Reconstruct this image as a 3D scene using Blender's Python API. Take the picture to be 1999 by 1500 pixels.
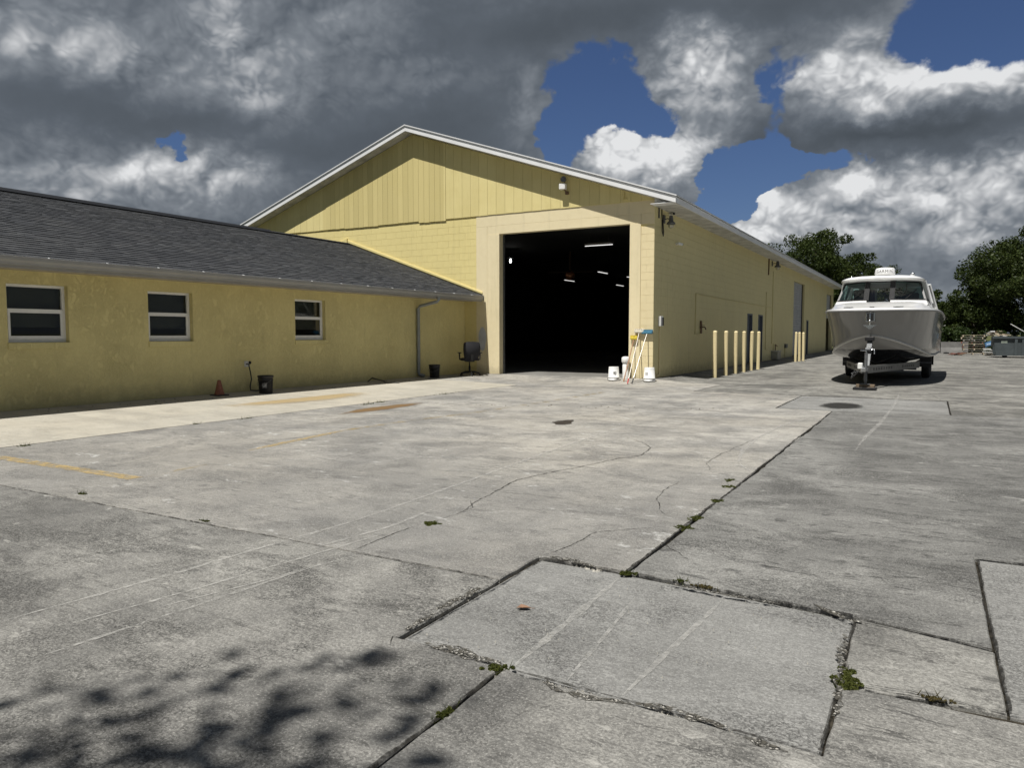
import bpy, bmesh, math, random
import numpy as np
from mathutils import Vector, Matrix
random.seed(7); RNG = np.random.default_rng(11)
for o in list(bpy.data.objects): bpy.data.objects.remove(o)
S = bpy.context.scene
COL = S.collection
R = math.radians

# ------------------------------------------------------------------ camera
W_, H_, FO = 1999.0, 1500.0, 1445.27
YAW, PITCH, CAMZ = 0.51441, 0.0670, 1.1888
fw = np.array([-math.sin(YAW)*math.cos(PITCH), math.cos(YAW)*math.cos(PITCH), -math.sin(PITCH)])
rt = np.array([math.cos(YAW), math.sin(YAW), 0.0]); up = np.cross(rt, fw); CAM = np.array([0, 0, CAMZ])
cd = bpy.data.cameras.new('camera'); cam = bpy.data.objects.new('camera', cd); COL.objects.link(cam)
cd.sensor_width = 36; cd.lens = 36*FO/W_; cd.clip_end = 6000; cd.clip_start = .05
M = Matrix.Identity(4)
for i in range(3): M[i][0] = rt[i]; M[i][1] = up[i]; M[i][2] = -fw[i]; M[i][3] = CAM[i]
cam.matrix_world = M
S.camera = cam
def ray(px, py): return fw + rt*(px-W_/2)/FO - up*(py-H_/2)/FO
def onp(px, py, ax, val):
    d = ray(px, py); t = (val-CAM[ax])/d[ax]; return CAM+t*d
def onY(px, py, y): return onp(px, py, 1, y)
def onX(px, py, x): return onp(px, py, 0, x)
def onZ(px, py, z): return onp(px, py, 2, z)
def azel(px, py):
    d = ray(px, py); d = d/np.linalg.norm(d); return math.atan2(d[0], d[1]), math.asin(d[2])

# ------------------------------------------------------------------ light and exposure
LD = Vector((.048, .385, -.81)).normalized()
sd = bpy.data.lights.new('sun', 'SUN'); sun = bpy.data.objects.new('sun', sd); COL.objects.link(sun)
sd.energy = 4.8; sd.angle = R(.55); sd.color = (1, .965, .905)
sun.location = (-20, -60, 120); sun.rotation_euler = LD.to_track_quat('-Z', 'Y').to_euler()
S.view_settings.view_transform = 'Standard'; S.view_settings.look = 'None'
S.view_settings.exposure = 0.16; S.view_settings.gamma = 1.0; S.view_settings.use_curve_mapping = False

# ------------------------------------------------------------------ node helper
class NT:
    def __init__(s, tree): s.t = tree; s.n = tree.nodes; s.l = tree.links
    def node(s, typ, ins=None, **kw):
        n = s.n.new('ShaderNode'+typ)
        for k, v in kw.items(): setattr(n, k, v)
        if ins:
            for k, v in ins.items(): s.put(n.inputs[k], v)
        return n
    def put(s, sock, v):
        if isinstance(v, bpy.types.NodeSocket): s.l.new(v, sock)
        elif v is not None:
            if hasattr(sock, 'default_value'):
                try: sock.default_value = v
                except Exception: sock.default_value = tuple(v)+(1,)
    def math(s, op, a, b=None, c=None, clamp=False):
        n = s.node('Math', operation=op, use_clamp=clamp)
        for i, v in enumerate((a, b, c)):
            if v is not None: s.put(n.inputs[i], v)
        return n.outputs[0]
    def vm(s, op, a, b=None, c=None):
        n = s.node('VectorMath', operation=op)
        for i, v in enumerate((a, b, c)):
            if v is not None: s.put(n.inputs[i], v)
        return n.outputs['Value'] if op in ('DOT_PRODUCT', 'LENGTH') else n.outputs[0]
    def noise(s, vec, scale, detail=4, rough=.55, out='Fac', dist=0, lac=2.0):
        n = s.node('TexNoise', {'Scale': scale, 'Detail': detail, 'Roughness': rough, 'Distortion': dist, 'Lacunarity': lac})
        if vec is not None: s.l.new(vec, n.inputs['Vector'])
        return n.outputs[out]
    def ramp(s, f, stops, interp='LINEAR'):
        n = s.node('ValToRGB'); s.put(n.inputs[0], f); r = n.color_ramp; r.interpolation = interp
        while len(r.elements) < len(stops): r.elements.new(.5)
        for e, (p, c) in zip(r.elements, stops):
            e.position = p; e.color = (c, c, c, 1) if isinstance(c, (int, float)) else tuple(c)+(1,)
        return n.outputs[0]
    def mix(s, f, a, b, mode='MIX'):
        n = s.node('Mix', data_type='RGBA', blend_type=mode)
        s.put(n.inputs[0], f); 
        for k, v in ((6, a), (7, b)):
            if isinstance(v, tuple) and len(v) == 3: v = v+(1,)
            s.put(n.inputs[k], v)
        return n.outputs[2]
    def scale(s, vec, xyz): return s.vm('MULTIPLY', vec, xyz)

def newmat(name):
    m = bpy.data.materials.new(name); m.use_nodes = True; m.node_tree.nodes.clear(); return m, NT(m.node_tree)
def finish(nt, col, rough=.6, metal=0, bump=None, bstr=.3, bdist=.01, spec=.5, alpha=None, **kw):
    p = nt.node('BsdfPrincipled'); o = nt.node('OutputMaterial')
    nt.put(p.inputs['Base Color'], col if not (isinstance(col, tuple) and len(col) == 3) else col+(1,))
    nt.put(p.inputs['Roughness'], rough); nt.put(p.inputs['Metallic'], metal); nt.put(p.inputs['Specular IOR Level'], spec)
    for k, v in kw.items(): nt.put(p.inputs[k], v)
    if bump is not None:
        b = nt.node('Bump', {'Strength': bstr, 'Distance': bdist, 'Height': bump}); nt.l.new(b.outputs[0], p.inputs['Normal'])
    if alpha is not None: nt.put(p.inputs['Alpha'], alpha)
    nt.l.new(p.outputs[0], o.inputs[0]); return p
def pos(nt): return nt.node('NewGeometry').outputs['Position']

# ------------------------------------------------------------------ world: blue sky with broken cloud
wd = bpy.data.worlds.new('World'); S.world = wd; wd.use_nodes = True
wd.node_tree.nodes.clear(); w = NT(wd.node_tree)
wd.cycles.sampling_method = 'MANUAL'; wd.cycles.sample_map_resolution = 512
sky = w.node('TexSky', sky_type='NISHITA', sun_disc=False, sun_elevation=math.asin(-LD.z), sun_rotation=math.atan2(-LD.x, -LD.y), altitude=0, air_density=1.0, dust_density=.6, ozone_density=1.6)
dirv = w.vm('NORMALIZE', w.node('TexCoord').outputs['Generated'])
sep = w.node('SeparateXYZ', {0: dirv})
az = w.math('ARCTAN2', sep.outputs[0], sep.outputs[1]); el = w.math('ARCSINE', sep.outputs[2])
flat = w.node('CombineXYZ', {0: az, 1: el}).outputs[0]
# clouds flatten towards the horizon, so stretch the noise there
nv = w.node('CombineXYZ', {0: sep.outputs[0], 1: sep.outputs[1], 2: w.math('MULTIPLY', sep.outputs[2], 1.25)}).outputs[0]
w1 = w.vm('MULTIPLY_ADD', w.noise(nv, 7.0, 3, .5, 'Color'), (.10, .07, 0), (-.05, -.035, 0))
w2 = w.vm('MULTIPLY_ADD', w.noise(nv, 34.0, 4, .6, 'Color'), (.040, .034, 0), (-.020, -.017, 0))
fp = w.vm('ADD', w.vm('ADD', flat, w1), w2)
def blobs(lst, base):
    acc = base
    for (px, py, rx, ry, a) in lst:
        A, E_ = azel(px, py); ix, iy = FO/rx, FO/ry
        d = w.vm('MULTIPLY_ADD', fp, (ix, iy, 0), (-A*ix, -E_*iy, 0))
        g = w.math('EXPONENT', w.math('MULTIPLY', w.vm('DOT_PRODUCT', d, d), -1.0))
        acc = w.math('MULTIPLY_ADD', g, a, acc)
    return acc
wv = w.vm('ADD', nv, w.vm('MULTIPLY_ADD', w.noise(nv, 16.0, 2, .6, 'Color'), (.028, .028, .028), (-.014, -.014, -.014)))
upv_ = (-.003, -.006, .013)
def billow(v):
    acc = None
    for sc_, wt in ((11., .46), (24., .27), (51., .16), (105., .11)):
        x_ = w.math('MULTIPLY_ADD', w.noise(v, sc_, 0, .5), 2., -1.); q = w.math('MULTIPLY', w.math('SQRT', w.math('MULTIPLY_ADD', x_, x_, .018)), wt*2.2)
        acc = q if acc is None else w.math('ADD', acc, q)
    return acc
b0 = billow(wv); b1 = billow(w.vm('ADD', wv, upv_))
n_big = w.noise(nv, 4.0, 5, .52); n_b2 = w.noise(w.vm('ADD', nv, (-.01, -.03, .05)), 4.0, 5, .52); n_mid = w.noise(nv, 15.0, 6, .58)
COVER = [(1165,175,105,95,-1.35),(1080,270,40,55,-.8),(1240,215,70,45,-1.0),(1310,245,55,40,-.9),(1425,365,110,75,-1.6),(1495,200,42,75,-1.4),(1540,325,130,24,-.8),(1925,40,130,80,-1.6),(1595,112,50,18,-.6),(1400,420,60,40,-.6),
         (1215,320,62,72,1.5),(1310,330,55,62,1.5),(1375,160,95,85,.9),(1450,250,48,48,1.0),(1750,205,235,85,1.1),(1860,400,260,62,.9),(1540,415,105,40,1.0),(480,220,600,270,.9),(1380,25,430,60,1.2),(1025,220,45,130,.7),(330,272,30,22,-1.12),(362,312,22,26,-1.05),(1840,520,240,60,.9),(1480,475,140,40,.9),(1665,80,50,60,.7),(1690,325,90,16,-.35)]
cov = blobs(COVER, .58)
cov = w.math('ADD', cov, w.math('MULTIPLY_ADD', n_big, .8, -.40)); cov = w.math('ADD', cov, w.math('MULTIPLY_ADD', b0, .8, -.34))
mlo = w.node('MapRange', {0: el, 1: .16, 2: .34, 3: .44, 4: .32}).outputs[0]; mhi = w.node('MapRange', {0: el, 1: .16, 2: .34, 3: .57, 4: .72}).outputs[0]
mask = w.node('MapRange', {0: cov, 1: mlo, 2: mhi, 3: 0, 4: 1}, interpolation_type='SMOOTHSTEP').outputs[0]
BRIGHT = [(1205,275,65,45,.66),(1310,295,60,42,.66),(1250,335,110,40,.26),(1375,115,60,55,.46),(1330,170,60,60,.14),(1430,210,50,60,.12),(1700,85,60,45,.16),(1570,160,50,36,.36),(1680,185,90,40,.20),(1840,140,110,45,.52),(1965,120,60,52,.52),(1640,140,60,40,.2),
          (1475,388,50,24,.34),(1545,398,55,26,.38),(1700,360,65,36,.52),(1800,395,75,28,.54),(1880,330,70,30,.30),(1970,345,60,45,.42),(1600,440,120,30,.22),(1450,445,60,25,.30),(1900,430,90,25,.25),
          (455,95,42,75,.24),(500,205,55,50,.20),(395,35,60,40,.14),(80,75,190,60,.23),(285,320,55,38,.24),(385,345,65,48,.28),(140,320,50,30,.22),(150,370,140,30,.16),(480,350,60,35,.18),(660,60,160,55,.09),(815,160,60,35,.10),(1025,215,30,60,.12),(560,120,70,40,.06),
          (640,280,270,55,-.11),(880,260,150,80,-.10),(1330,35,380,40,-.15),(110,215,170,38,-.10),(330,235,120,30,-.06),(1750,265,230,22,-.24),(1470,270,50,30,-.12),(1780,460,260,40,.14),(1760,425,70,22,-.20),(1780,312,150,22,-.20),(1000,60,180,60,-.07),(1850,535,220,40,.05),(1560,450,120,30,.12),(1640,490,100,20,-.05)]
lum = blobs(BRIGHT, .25)
rel = w.math('MULTIPLY', w.math('SUBTRACT', b0, b1), .85); rel2 = w.math('MULTIPLY', w.math('SUBTRACT', n_big, n_b2), .8)
gain = w.math('MULTIPLY_ADD', w.math('MINIMUM', w.math('MAXIMUM', lum, .14), .62), 1.5, -.22)
lum = w.math('ADD', lum, w.math('MULTIPLY', w.math('ADD', rel, rel2), gain))
lum = w.math('ADD', lum, w.math('MULTIPLY', w.math('MULTIPLY_ADD', b0, .75, -.30), gain)); lum = w.math('ADD', lum, w.math('MULTIPLY_ADD', n_mid, .11, -.05))
K = 10.0
ccol = w.ramp(lum, [(0, (.062,.074,.088)), (.22, (.105,.123,.147)), (.45, (.200,.222,.250)), (.72, (.43,.445,.465)), (1, (.74,.75,.76))])
ccol = w.vm('MULTIPLY', ccol, (K*.92, K*.92, K*.92))
blue = w.vm('MULTIPLY', sky.outputs[0], (.31, .365, .50))
skyc = w.mix(mask, blue, ccol)
bg = w.node('Background', {'Color': skyc, 'Strength': .10}); wo = w.node('OutputWorld'); w.l.new(bg.outputs[0], wo.inputs[0])

# ------------------------------------------------------------------ mesh helper
class MB:
    def __init__(s): s.v = []; s.f = []; s.sm = []
    def add(s, v, f, smooth=False):
        b = len(s.v); s.v += [tuple(map(float, q)) for q in v]; s.f += [tuple(b+i for i in q) for q in f]; s.sm += [smooth]*len(f); return s
    def box(s, x0, x1, y0, y1, z0, z1, rz=0, c=None):
        v = [(x, y, z) for z in (z0, z1) for y in (y0, y1) for x in (x0, x1)]
        if rz:
            c = c or ((x0+x1)/2, (y0+y1)/2); ca, sa = math.cos(rz), math.sin(rz)
            v = [(c[0]+(x-c[0])*ca-(y-c[1])*sa, c[1]+(x-c[0])*sa+(y-c[1])*ca, z) for x, y, z in v]
        return s.add(v, [(0,2,3,1),(4,5,7,6),(0,1,5,4),(2,6,7,3),(0,4,6,2),(1,3,7,5)])
    def bar(s, a, b, wd, ht, upv=(0,0,1)):
        a, b = Vector(a), Vector(b); d = (b-a).normalized(); u = Vector(upv); r = d.cross(u)
        if r.length < 1e-4: r = d.cross(Vector((1,0,0)))
        r.normalize(); u = r.cross(d)
        v = [p+r*sx*wd/2+u*sz*ht/2 for p in (a, b) for sx, sz in ((-1,-1),(1,-1),(1,1),(-1,1))]
        return s.add(v, [(0,1,2,3),(7,6,5,4),(0,4,5,1),(1,5,6,2),(2,6,7,3),(3,7,4,0)])
    def tube(s, pts, rad, n=8, cap=True):
        pts = [Vector(p) for p in pts]; rr = rad if isinstance(rad, (list, tuple)) else [rad]*len(pts)
        rings = []; ref = None
        for i, p in enumerate(pts):
            d = (pts[min(i+1, len(pts)-1)]-pts[max(i-1, 0)]).normalized()
            if ref is None: ref = d.cross(Vector((0,0,1))) if abs(d.z) < .9 else d.cross(Vector((0,1,0)))
            ref = (ref-d*ref.dot(d)).normalized(); q = d.cross(ref)
            rings.append([p+(ref*math.cos(2*math.pi*k/n)+q*math.sin(2*math.pi*k/n))*rr[i] for k in range(n)])
        v = [x for g in rings for x in g]; f = []
        for i in range(len(pts)-1):
            for k in range(n): f.append((i*n+k, i*n+(k+1)%n, (i+1)*n+(k+1)%n, (i+1)*n+k))
        s.add(v, f, True)
        if cap: s.add(rings[0][::-1], [tuple(range(n))]); s.add(rings[-1], [tuple(range(n))])
        return s
    def lathe(s, prof, n=20, c=(0,0,0), smooth=True, axis='z'):
        v = []; f = []
        for r, z in prof:
            for k in range(n):
                a = 2*math.pi*k/n; q = (r*math.cos(a), r*math.sin(a), z)
                if axis == 'x': q = (z, r*math.cos(a), r*math.sin(a))
                if axis == 'y': q = (r*math.sin(a), z, r*math.cos(a))
                v.append((c[0]+q[0], c[1]+q[1], c[2]+q[2]))
        for i in range(len(prof)-1):
            for k in range(n): f.append((i*n+k, i*n+(k+1)%n, (i+1)*n+(k+1)%n, (i+1)*n+k))
        s.add(v, f, smooth)
        for i, fl in ((0, True), (len(prof)-1, False)):
            if prof[i][0] > 1e-4:
                ring = v[i*n:(i+1)*n]; s.add(ring[::-1] if fl else ring, [tuple(range(n))])
        return s
    def prism(s, poly, d0, d1, axis='z'):
        def P(a, b, d): return (a, b, d) if axis == 'z' else ((a, d, b) if axis == 'y' else (d, a, b))
        n = len(poly); v = [P(a, b, d0) for a, b in poly]+[P(a, b, d1) for a, b in poly]
        f = [tuple(range(n))[::-1], tuple(range(n, 2*n))]+[(i, (i+1)%n, n+(i+1)%n, n+i) for i in range(n)]
        return s.add(v, f)
    def grid(s, rows, smooth=True, closed=False):
        m = len(rows[0]); v = [q for r in rows for q in r]; f = []
        for i in range(len(rows)-1):
            for k in range(m-1): f.append((i*m+k, i*m+k+1, (i+1)*m+k+1, (i+1)*m+k))
        return s.add(v, f, smooth)
    def build(s, name, mat=None, parent=None, off=(0,0,0), bevel=0, fix=True, seg=1):
        me = bpy.data.meshes.new(name)
        me.from_pydata([(x-off[0], y-off[1], z-off[2]) for x, y, z in s.v], [], s.f)
        me.polygons.foreach_set('use_smooth', s.sm)
        if fix or bevel:
            bm = bmesh.new(); bm.from_mesh(me)
            if fix: bmesh.ops.recalc_face_normals(bm, faces=bm.faces)
            if bevel:
                es = [e for e in bm.edges if len(e.link_faces) == 2 and e.calc_face_angle(0) > .6]
                bmesh.ops.bevel(bm, geom=es, offset=bevel, segments=seg, affect='EDGES', profile=.5, clamp_overlap=True)
            bm.to_mesh(me); bm.free()
        me.update(); o = bpy.data.objects.new(name, me); COL.objects.link(o)
        if mat: me.materials.append(mat)
        if parent: o.parent = parent
        return o
def thing(name, label, cat, loc=(0,0,0), rz=0, group=None):
    o = bpy.data.objects.new(name, None); COL.objects.link(o); o.location = loc; o.rotation_euler = (0,0,rz); o.empty_display_size = .2
    return tag(o, label, cat, group)
def tag(o, label, cat, group=None):
    o['label'] = label; o['category'] = cat
    if group: o['group'] = group
    return o
def struct(o): o['kind'] = 'structure'; return o
def stuff(o): o['kind'] = 'stuff'; return o
def copy_tree(o, parent=None):
    c = o.copy(); COL.objects.link(c); c.parent = parent
    for ch in list(o.children): copy_tree(ch, c)
    return c
def inst(name, me, parent, loc=(0,0,0), rot=(0,0,0), sc=(1,1,1)):
    o = bpy.data.objects.new(name, me); COL.objects.link(o); o.parent = parent; o.location = loc; o.rotation_euler = rot; o.scale = sc; return o

# ------------------------------------------------------------------ materials
def m_plain(name, col, rough=.5, metal=0, var=.12, sc=6, bump=0, **kw):
    m, n = newmat(name); p = pos(n)
    f = n.noise(p, sc, 5, .6); c = n.mix(n.ramp(f, [(.3, 0.), (.7, 1.)]), tuple(x*(1-var) for x in col), tuple(min(1, x*(1+var)) for x in col))
    b = n.noise(p, sc*14, 3) if bump else None
    finish(n, c, rough, metal, b, bump or .1, .004, **kw); return m
def m_paintwall(name, col, kind='block', dirt=.5, seed=0):
    m, n = newmat(name); p = n.vm('ADD', pos(n), (seed*3.1, seed*1.7, 0))
    big = n.noise(p, .9, 5, .6); fine = n.noise(p, 9, 5, .6)
    c = n.mix(n.ramp(big, [(.3, 0.), (.72, 1.)]), tuple(x*.93 for x in col), col)
    c = n.mix(n.math('MULTIPLY', n.ramp(fine, [(.45, 0.), (.8, 1.)]), .35), c, (col[0]*.82, col[1]*.80, col[2]*.72))
    # rain streaks and splash dirt along the foot of the wall: wear with its own ragged outline
    st = n.noise(n.scale(p, (3.2, 3.2, .22)), 2.2, 6, .65); st = n.ramp(st, [(.56, 0.), (.78, 1.)])
    c = n.mix(n.math('MULTIPLY', st, .30*dirt), c, (.22, .19, .11))
    z = n.node('SeparateXYZ', {0: p}).outputs[2]
    sp = n.math('ADD', z, n.math('MULTIPLY_ADD', n.noise(p, 5, 6, .7), .7, -.35))
    sp = n.ramp(sp, [(.0, 1.), (.30, 0.)]); c = n.mix(n.math('MULTIPLY', sp, .55*dirt), c, (.20, .175, .10))
    if kind == 'stucco':
        vec = n.vm('ADD', n.scale(p, (1, 1, .55)), n.vm('MULTIPLY', n.noise(p, 7, 4, .6, 'Color'), (.22, .22, .22)))
        a = n.noise(vec, 11, 7, .62); r1 = n.math('ABSOLUTE', n.math('SUBTRACT', a, .5)); r1 = n.ramp(r1, [(.0, 0.), (.09, 1.)])
        rough_top = n.ramp(n.noise(p, 1.1, 3), [(.35, .25), (.7, 1.)])
        hgt = n.math('ADD', n.math('MULTIPLY', r1, rough_top), n.math('MULTIPLY', n.noise(p, 55, 4), .5))
        c = n.mix(n.math('MULTIPLY', n.math('SUBTRACT', 1., r1), .11), c, (col[0]*.5, col[1]*.47, col[2]*.4))
        finish(n, c, .75, 0, hgt, .8, .012, .25)
    else:
        hgt = n.math('ADD', n.noise(p, 60, 5, .7), n.math('MULTIPLY', n.noise(p, 6, 3), .7)); finish(n, c, .72, 0, hgt, .35, .006, .3)
    return m
YEL = (.78, .67, .305); CRM = (.80, .70, .46)
M_block = m_paintwall('yellow_painted_block', YEL); M_cream = m_paintwall('cream_painted_render', CRM, dirt=.7, seed=2)
M_crblk = m_paintwall('cream_painted_block', (.79, .68, .42), seed=4); M_side = m_paintwall('side_wall_paint', (.72, .64, .35), dirt=.7, seed=5)
M_stucco = m_paintwall('mustard_stucco', (.77, .675, .325), 'stucco', .5, 3)
def m_board():
    m, n = newmat('painted_siding_board'); p = pos(n); oi = n.node('ObjectInfo').outputs['Random']
    g = n.noise(n.scale(p, (26, 26, 1.6)), 1.0, 6, .65); b = n.noise(p, 1.3, 5, .65)
    xx = n.node('SeparateXYZ', {0: p}).outputs[0]; md = n.math('MULTIPLY', n.math('GREATER_THAN', xx, -18.2), n.math('LESS_THAN', xx, -13.2)); c = n.mix(md, n.mix(oi, (.70, .605, .285), (.76, .66, .315)), n.mix(oi, (.57, .485, .215), (.68, .58, .265))); c = n.mix(n.math('MULTIPLY', n.ramp(b, [(.45, 0.), (.75, 1.)]), .4), c, (.60, .50, .20))
    finish(n, n.mix(n.math('MULTIPLY', n.ramp(g, [(.5, 0.), (.8, 1.)]), .3), c, (.52, .43, .17)), .7, 0, g, .35, .006, .3); return m
M_board = m_board()
M_white = m_plain('white_painted_trim', (.78, .79, .80), .45, 0, .06, 2); M_soffit = m_plain('weathered_soffit', (.55, .54, .50), .8, 0, .3, 3, .2)
M_gutter = m_plain('grey_gutter_metal', (.30, .295, .28), .45, 0, .08, 3); M_down = m_plain('grey_downspout_metal', (.26, .28, .285), .4, 0, .1, 5)
M_roofm = m_plain('white_roof_metal', (.7, .71, .72), .4, 0, .06, 1)
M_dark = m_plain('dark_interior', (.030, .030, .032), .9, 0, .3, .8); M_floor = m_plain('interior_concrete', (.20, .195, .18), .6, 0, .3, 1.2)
M_black = m_plain('black_plastic', (.012, .012, .013), .45, 0, .2, 10); M_rubber = m_plain('black_rubber', (.016, .016, .017), .8, 0, .25, 12, .2)
M_fabric = m_plain('dark_mesh_fabric', (.022, .022, .026), .9, 0, .2, 60, .3)
M_wplas = m_plain('white_plastic', (.78, .78, .76), .35, 0, .05, 8); M_gelcoat = m_plain('white_gelcoat', (.82, .82, .81), .18, 0, .02, 2, 0, **{'Coat Weight': .5})
M_chrome = m_plain('stainless_steel', (.62, .63, .64), .22, 1, .1, 20); M_galv = m_plain('galvanised_steel', (.13, .135, .14), .55, .4, .3, 14)
M_alu = m_plain('aluminium', (.17, .168, .16), .55, .4, .25, 9); M_rust = m_plain('rusted_steel', (.16, .10, .06), .85, 0, .4, 20, .3)
M_orange = m_plain('faded_orange_rubber', (.26, .10, .06), .75, 0, .35, 18, .2)
M_door = m_plain('blue_grey_steel_door', (.11, .125, .15), .5, 0, .12, 5); M_shut = m_plain('roller_door_slat', (.38, .39, .41), .5, .0, .12, 2)
M_glass_dark = None
def m_glass(name, tint, gloss=.12, trans=.85):
    m, n = newmat(name); t = n.node('BsdfTransparent', {0: tint+(1,)}); g = n.node('BsdfGlossy', {0: (1, 1, 1, 1), 'Roughness': .03})
    ge = n.node('NewGeometry'); dt = n.math('ABSOLUTE', n.vm('DOT_PRODUCT', ge.outputs['Normal'], ge.outputs['Incoming']))
    fr = n.math('MULTIPLY_ADD', n.math('POWER', n.math('SUBTRACT', 1., dt, clamp=True), 5.), .9, gloss); mx = n.node('MixShader', {0: fr}); n.l.new(t.outputs[0], mx.inputs[1]); n.l.new(g.outputs[0], mx.inputs[2])
    o = n.node('OutputMaterial'); n.l.new(mx.outputs[0], o.inputs[0]); return m
M_pane = m_glass('window_glass', (.62, .64, .62), .03); M_boatglass = m_glass('tinted_boat_glass', (.42, .56, .54), .06)
M_blind = m_plain('grey_roller_blind', (.19, .19, .175), .9, 0, .08, 3)
def m_emit(name, col, st):
    m, n = newmat(name); e = n.node('Emission', {0: col+(1,), 1: st}); o = n.node('OutputMaterial'); n.l.new(e.outputs[0], o.inputs[0]); return m
M_tube = m_emit('lit_fluorescent_tube', (1, .98, .95), 1.1); M_bulb = m_emit('lit_bulb', (1, .98, .92), 14.)

def m_concrete(name, light, dark, seed=0, contrast=1., speck=1., warm=0., grime=False, scar=.5):
    m, n = newmat(name); P0 = pos(n); p = n.vm('ADD', P0, (seed*7.3, seed*4.1, 0))
    big = n.noise(p, .42, 6, .62, dist=.6); med = n.noise(n.scale(p, (1.3, .9, 1)), 1.6, 8, .68, dist=.4)
    f = n.math('ADD', n.math('MULTIPLY', big, .5), n.math('MULTIPLY', med, .5)); f = n.ramp(f, [(.5-.13/contrast, 0.), (.5+.12/contrast, 1.)])
    c = n.mix(f, dark, light)
    if warm:
        wv = n.ramp(n.noise(p, .35, 4), [(.42, 0.), (.66, 1.)]); c = n.mix(n.math('MULTIPLY', wv, warm), c, (light[0]*1.14, light[1]*1.06, light[2]*.92))
    if grime:   # the yard slab is grimier where it is driven on, cleaner by the doorway
        gy = n.node('SeparateXYZ', {0: P0}).outputs[1]; gy = n.math('ADD', gy, n.math('MULTIPLY_ADD', n.noise(p, .55, 6, .65), 9.0, -4.5)); c = n.mix(n.math('MULTIPLY', n.node('MapRange', {0: gy, 1: 4.0, 2: 9.5, 3: 1, 4: 0}).outputs[0], .55), c, tuple(x*.85 for x in dark))
    # tyre polish running with the traffic and across the slope
    ty = n.noise(n.scale(p, (1.6, .10, 1)), 1.2, 5, .6); c = n.mix(n.math('MULTIPLY', n.ramp(ty, [(.53, 0.), (.72, 1.)]), .28), c, tuple(x*.70 for x in dark))
    tx = n.noise(n.scale(p, (.16, 1.5, 1)), .9, 6, .62); c = n.mix(n.math('MULTIPLY', n.ramp(tx, [(.52, 0.), (.66, 1.)]), .42), c, tuple(x*.75 for x in dark))
    # dark mildewed patches that hold the speckle of the worn face
    mil = n.ramp(n.noise(n.scale(p, (.9, 1.4, 1)), 1.3, 8, .70, dist=.7), [(.47, 0.), (.66, 1.)])
    sp = n.ramp(n.noise(p, 80, 4, .8), [(.45, 1.), (.53, 0.)]); sp2 = n.ramp(n.noise(n.scale(p, (1, 1.8, 1)), 26, 6, .8), [(.40, 1.), (.56, 0.)])
    k = n.math('MULTIPLY', n.math('MULTIPLY_ADD', mil, .60, .42), n.math('MAXIMUM', sp, n.math('MULTIPLY', sp2, .8)))
    c = n.mix(n.math('MULTIPLY', k, speck, clamp=True), c, tuple(x*.30 for x in dark))
    c = n.mix(n.math('MULTIPLY', mil, .25*contrast), c, tuple(x*.68 for x in dark))
    sc = n.ramp(n.noise(n.scale(p, (1.0, 2.6, 1)), 3.4, 9, .76, dist=.3), [(.57, 0.), (.61, 1.)]); c = n.mix(n.math('MULTIPLY', sc, scar*contrast, clamp=True), c, tuple(x*.45 for x in dark))
    gate = n.ramp(n.noise(p, .5, 4, .6), [(.42, 0.), (.60, 1.)]); ss = n.math('MULTIPLY', n.ramp(n.noise(n.scale(p, (.9, 5.5, 1)), 4.2, 8, .72, dist=.5), [(.585, 0.), (.615, 1.)]), gate)
    c = n.mix(n.math('MULTIPLY', ss, min(1, scar*1.5)), c, tuple(x*.36 for x in dark))
    pc = n.ramp(n.noise(n.scale(p, (1.2, 2.0, 1)), 2.7, 9, .74, dist=.3), [(.60, 0.), (.66, 1.)]); c = n.mix(n.math('MULTIPLY', pc, .45*contrast, clamp=True), c, tuple(min(.6, x*1.25) for x in light))
    br = n.noise(n.scale(p, (3.0, 95, 1)), 1.0, 3, .6); c = n.mix(n.math('MULTIPLY', n.ramp(br, [(.48, 0.), (.70, 1.)]), .16), c, tuple(x*.4 for x in dark))
    pale = n.ramp(n.noise(p, 110, 3, .7), [(.56, 0.), (.68, 1.)]); c = n.mix(n.math('MULTIPLY', pale, .45), c, tuple(min(.6, x*1.45) for x in light))
    hgt = n.math('ADD', n.math('MULTIPLY', n.noise(p, 75, 3, .7), .7), n.math('ADD', n.math('MULTIPLY', n.noise(p, 14, 5), .7), n.math('MULTIPLY', br, .3)))
    finish(n, c, .9, 0, hgt, .8, .008, .15); return m
M_con_main = m_concrete('concrete_pale', (.535, .512, .462), (.262, .256, .240), 0, 1.2, .95, .30, grime=True)
M_con_near = m_concrete('concrete_weathered', (.375, .366, .338), (.168, .165, .156), 1, 1.3, 1.25)
M_con_right = m_concrete('concrete_dark', (.330, .326, .306), (.165, .163, .155), 2, 1.3, 1.2, scar=.65)
M_con_patch = m_concrete('concrete_smooth_grey', (.350, .348, .332), (.262, .260, .248), 3, .7, 1.1, scar=.25)
M_con_walk = m_concrete('concrete_cream', (.52, .49, .415), (.40, .375, .318), 4, .8, .40, .25, scar=.2)
M_con_far = m_concrete('concrete_far', (.375, .365, .332), (.145, .142, .132), 5, 1.5, .9, scar=.7)
M_con_pale = m_concrete('concrete_scaled', (.335, .328, .303), (.155, .152, .143), 6, 1.4, 1.1)
def m_soil():
    m, n = newmat('joint_dirt'); p = pos(n); f = n.noise(p, 40, 5, .7); finish(n, n.ramp(f, [(.3, (.018, .016, .012)), (.7, (.075, .066, .05))]), .95, 0, f, .8, .02, .1); return m
M_soil = m_soil()
def m_grass():
    m, n = newmat('ground_grass'); p = pos(n); f = n.noise(p, 1.5, 8, .7); finish(n, n.ramp(f, [(.3, (.05, .06, .025)), (.7, (.12, .125, .05))]), .95, 0, f, .5, .05, .1); return m
M_grass = m_grass()
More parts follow.
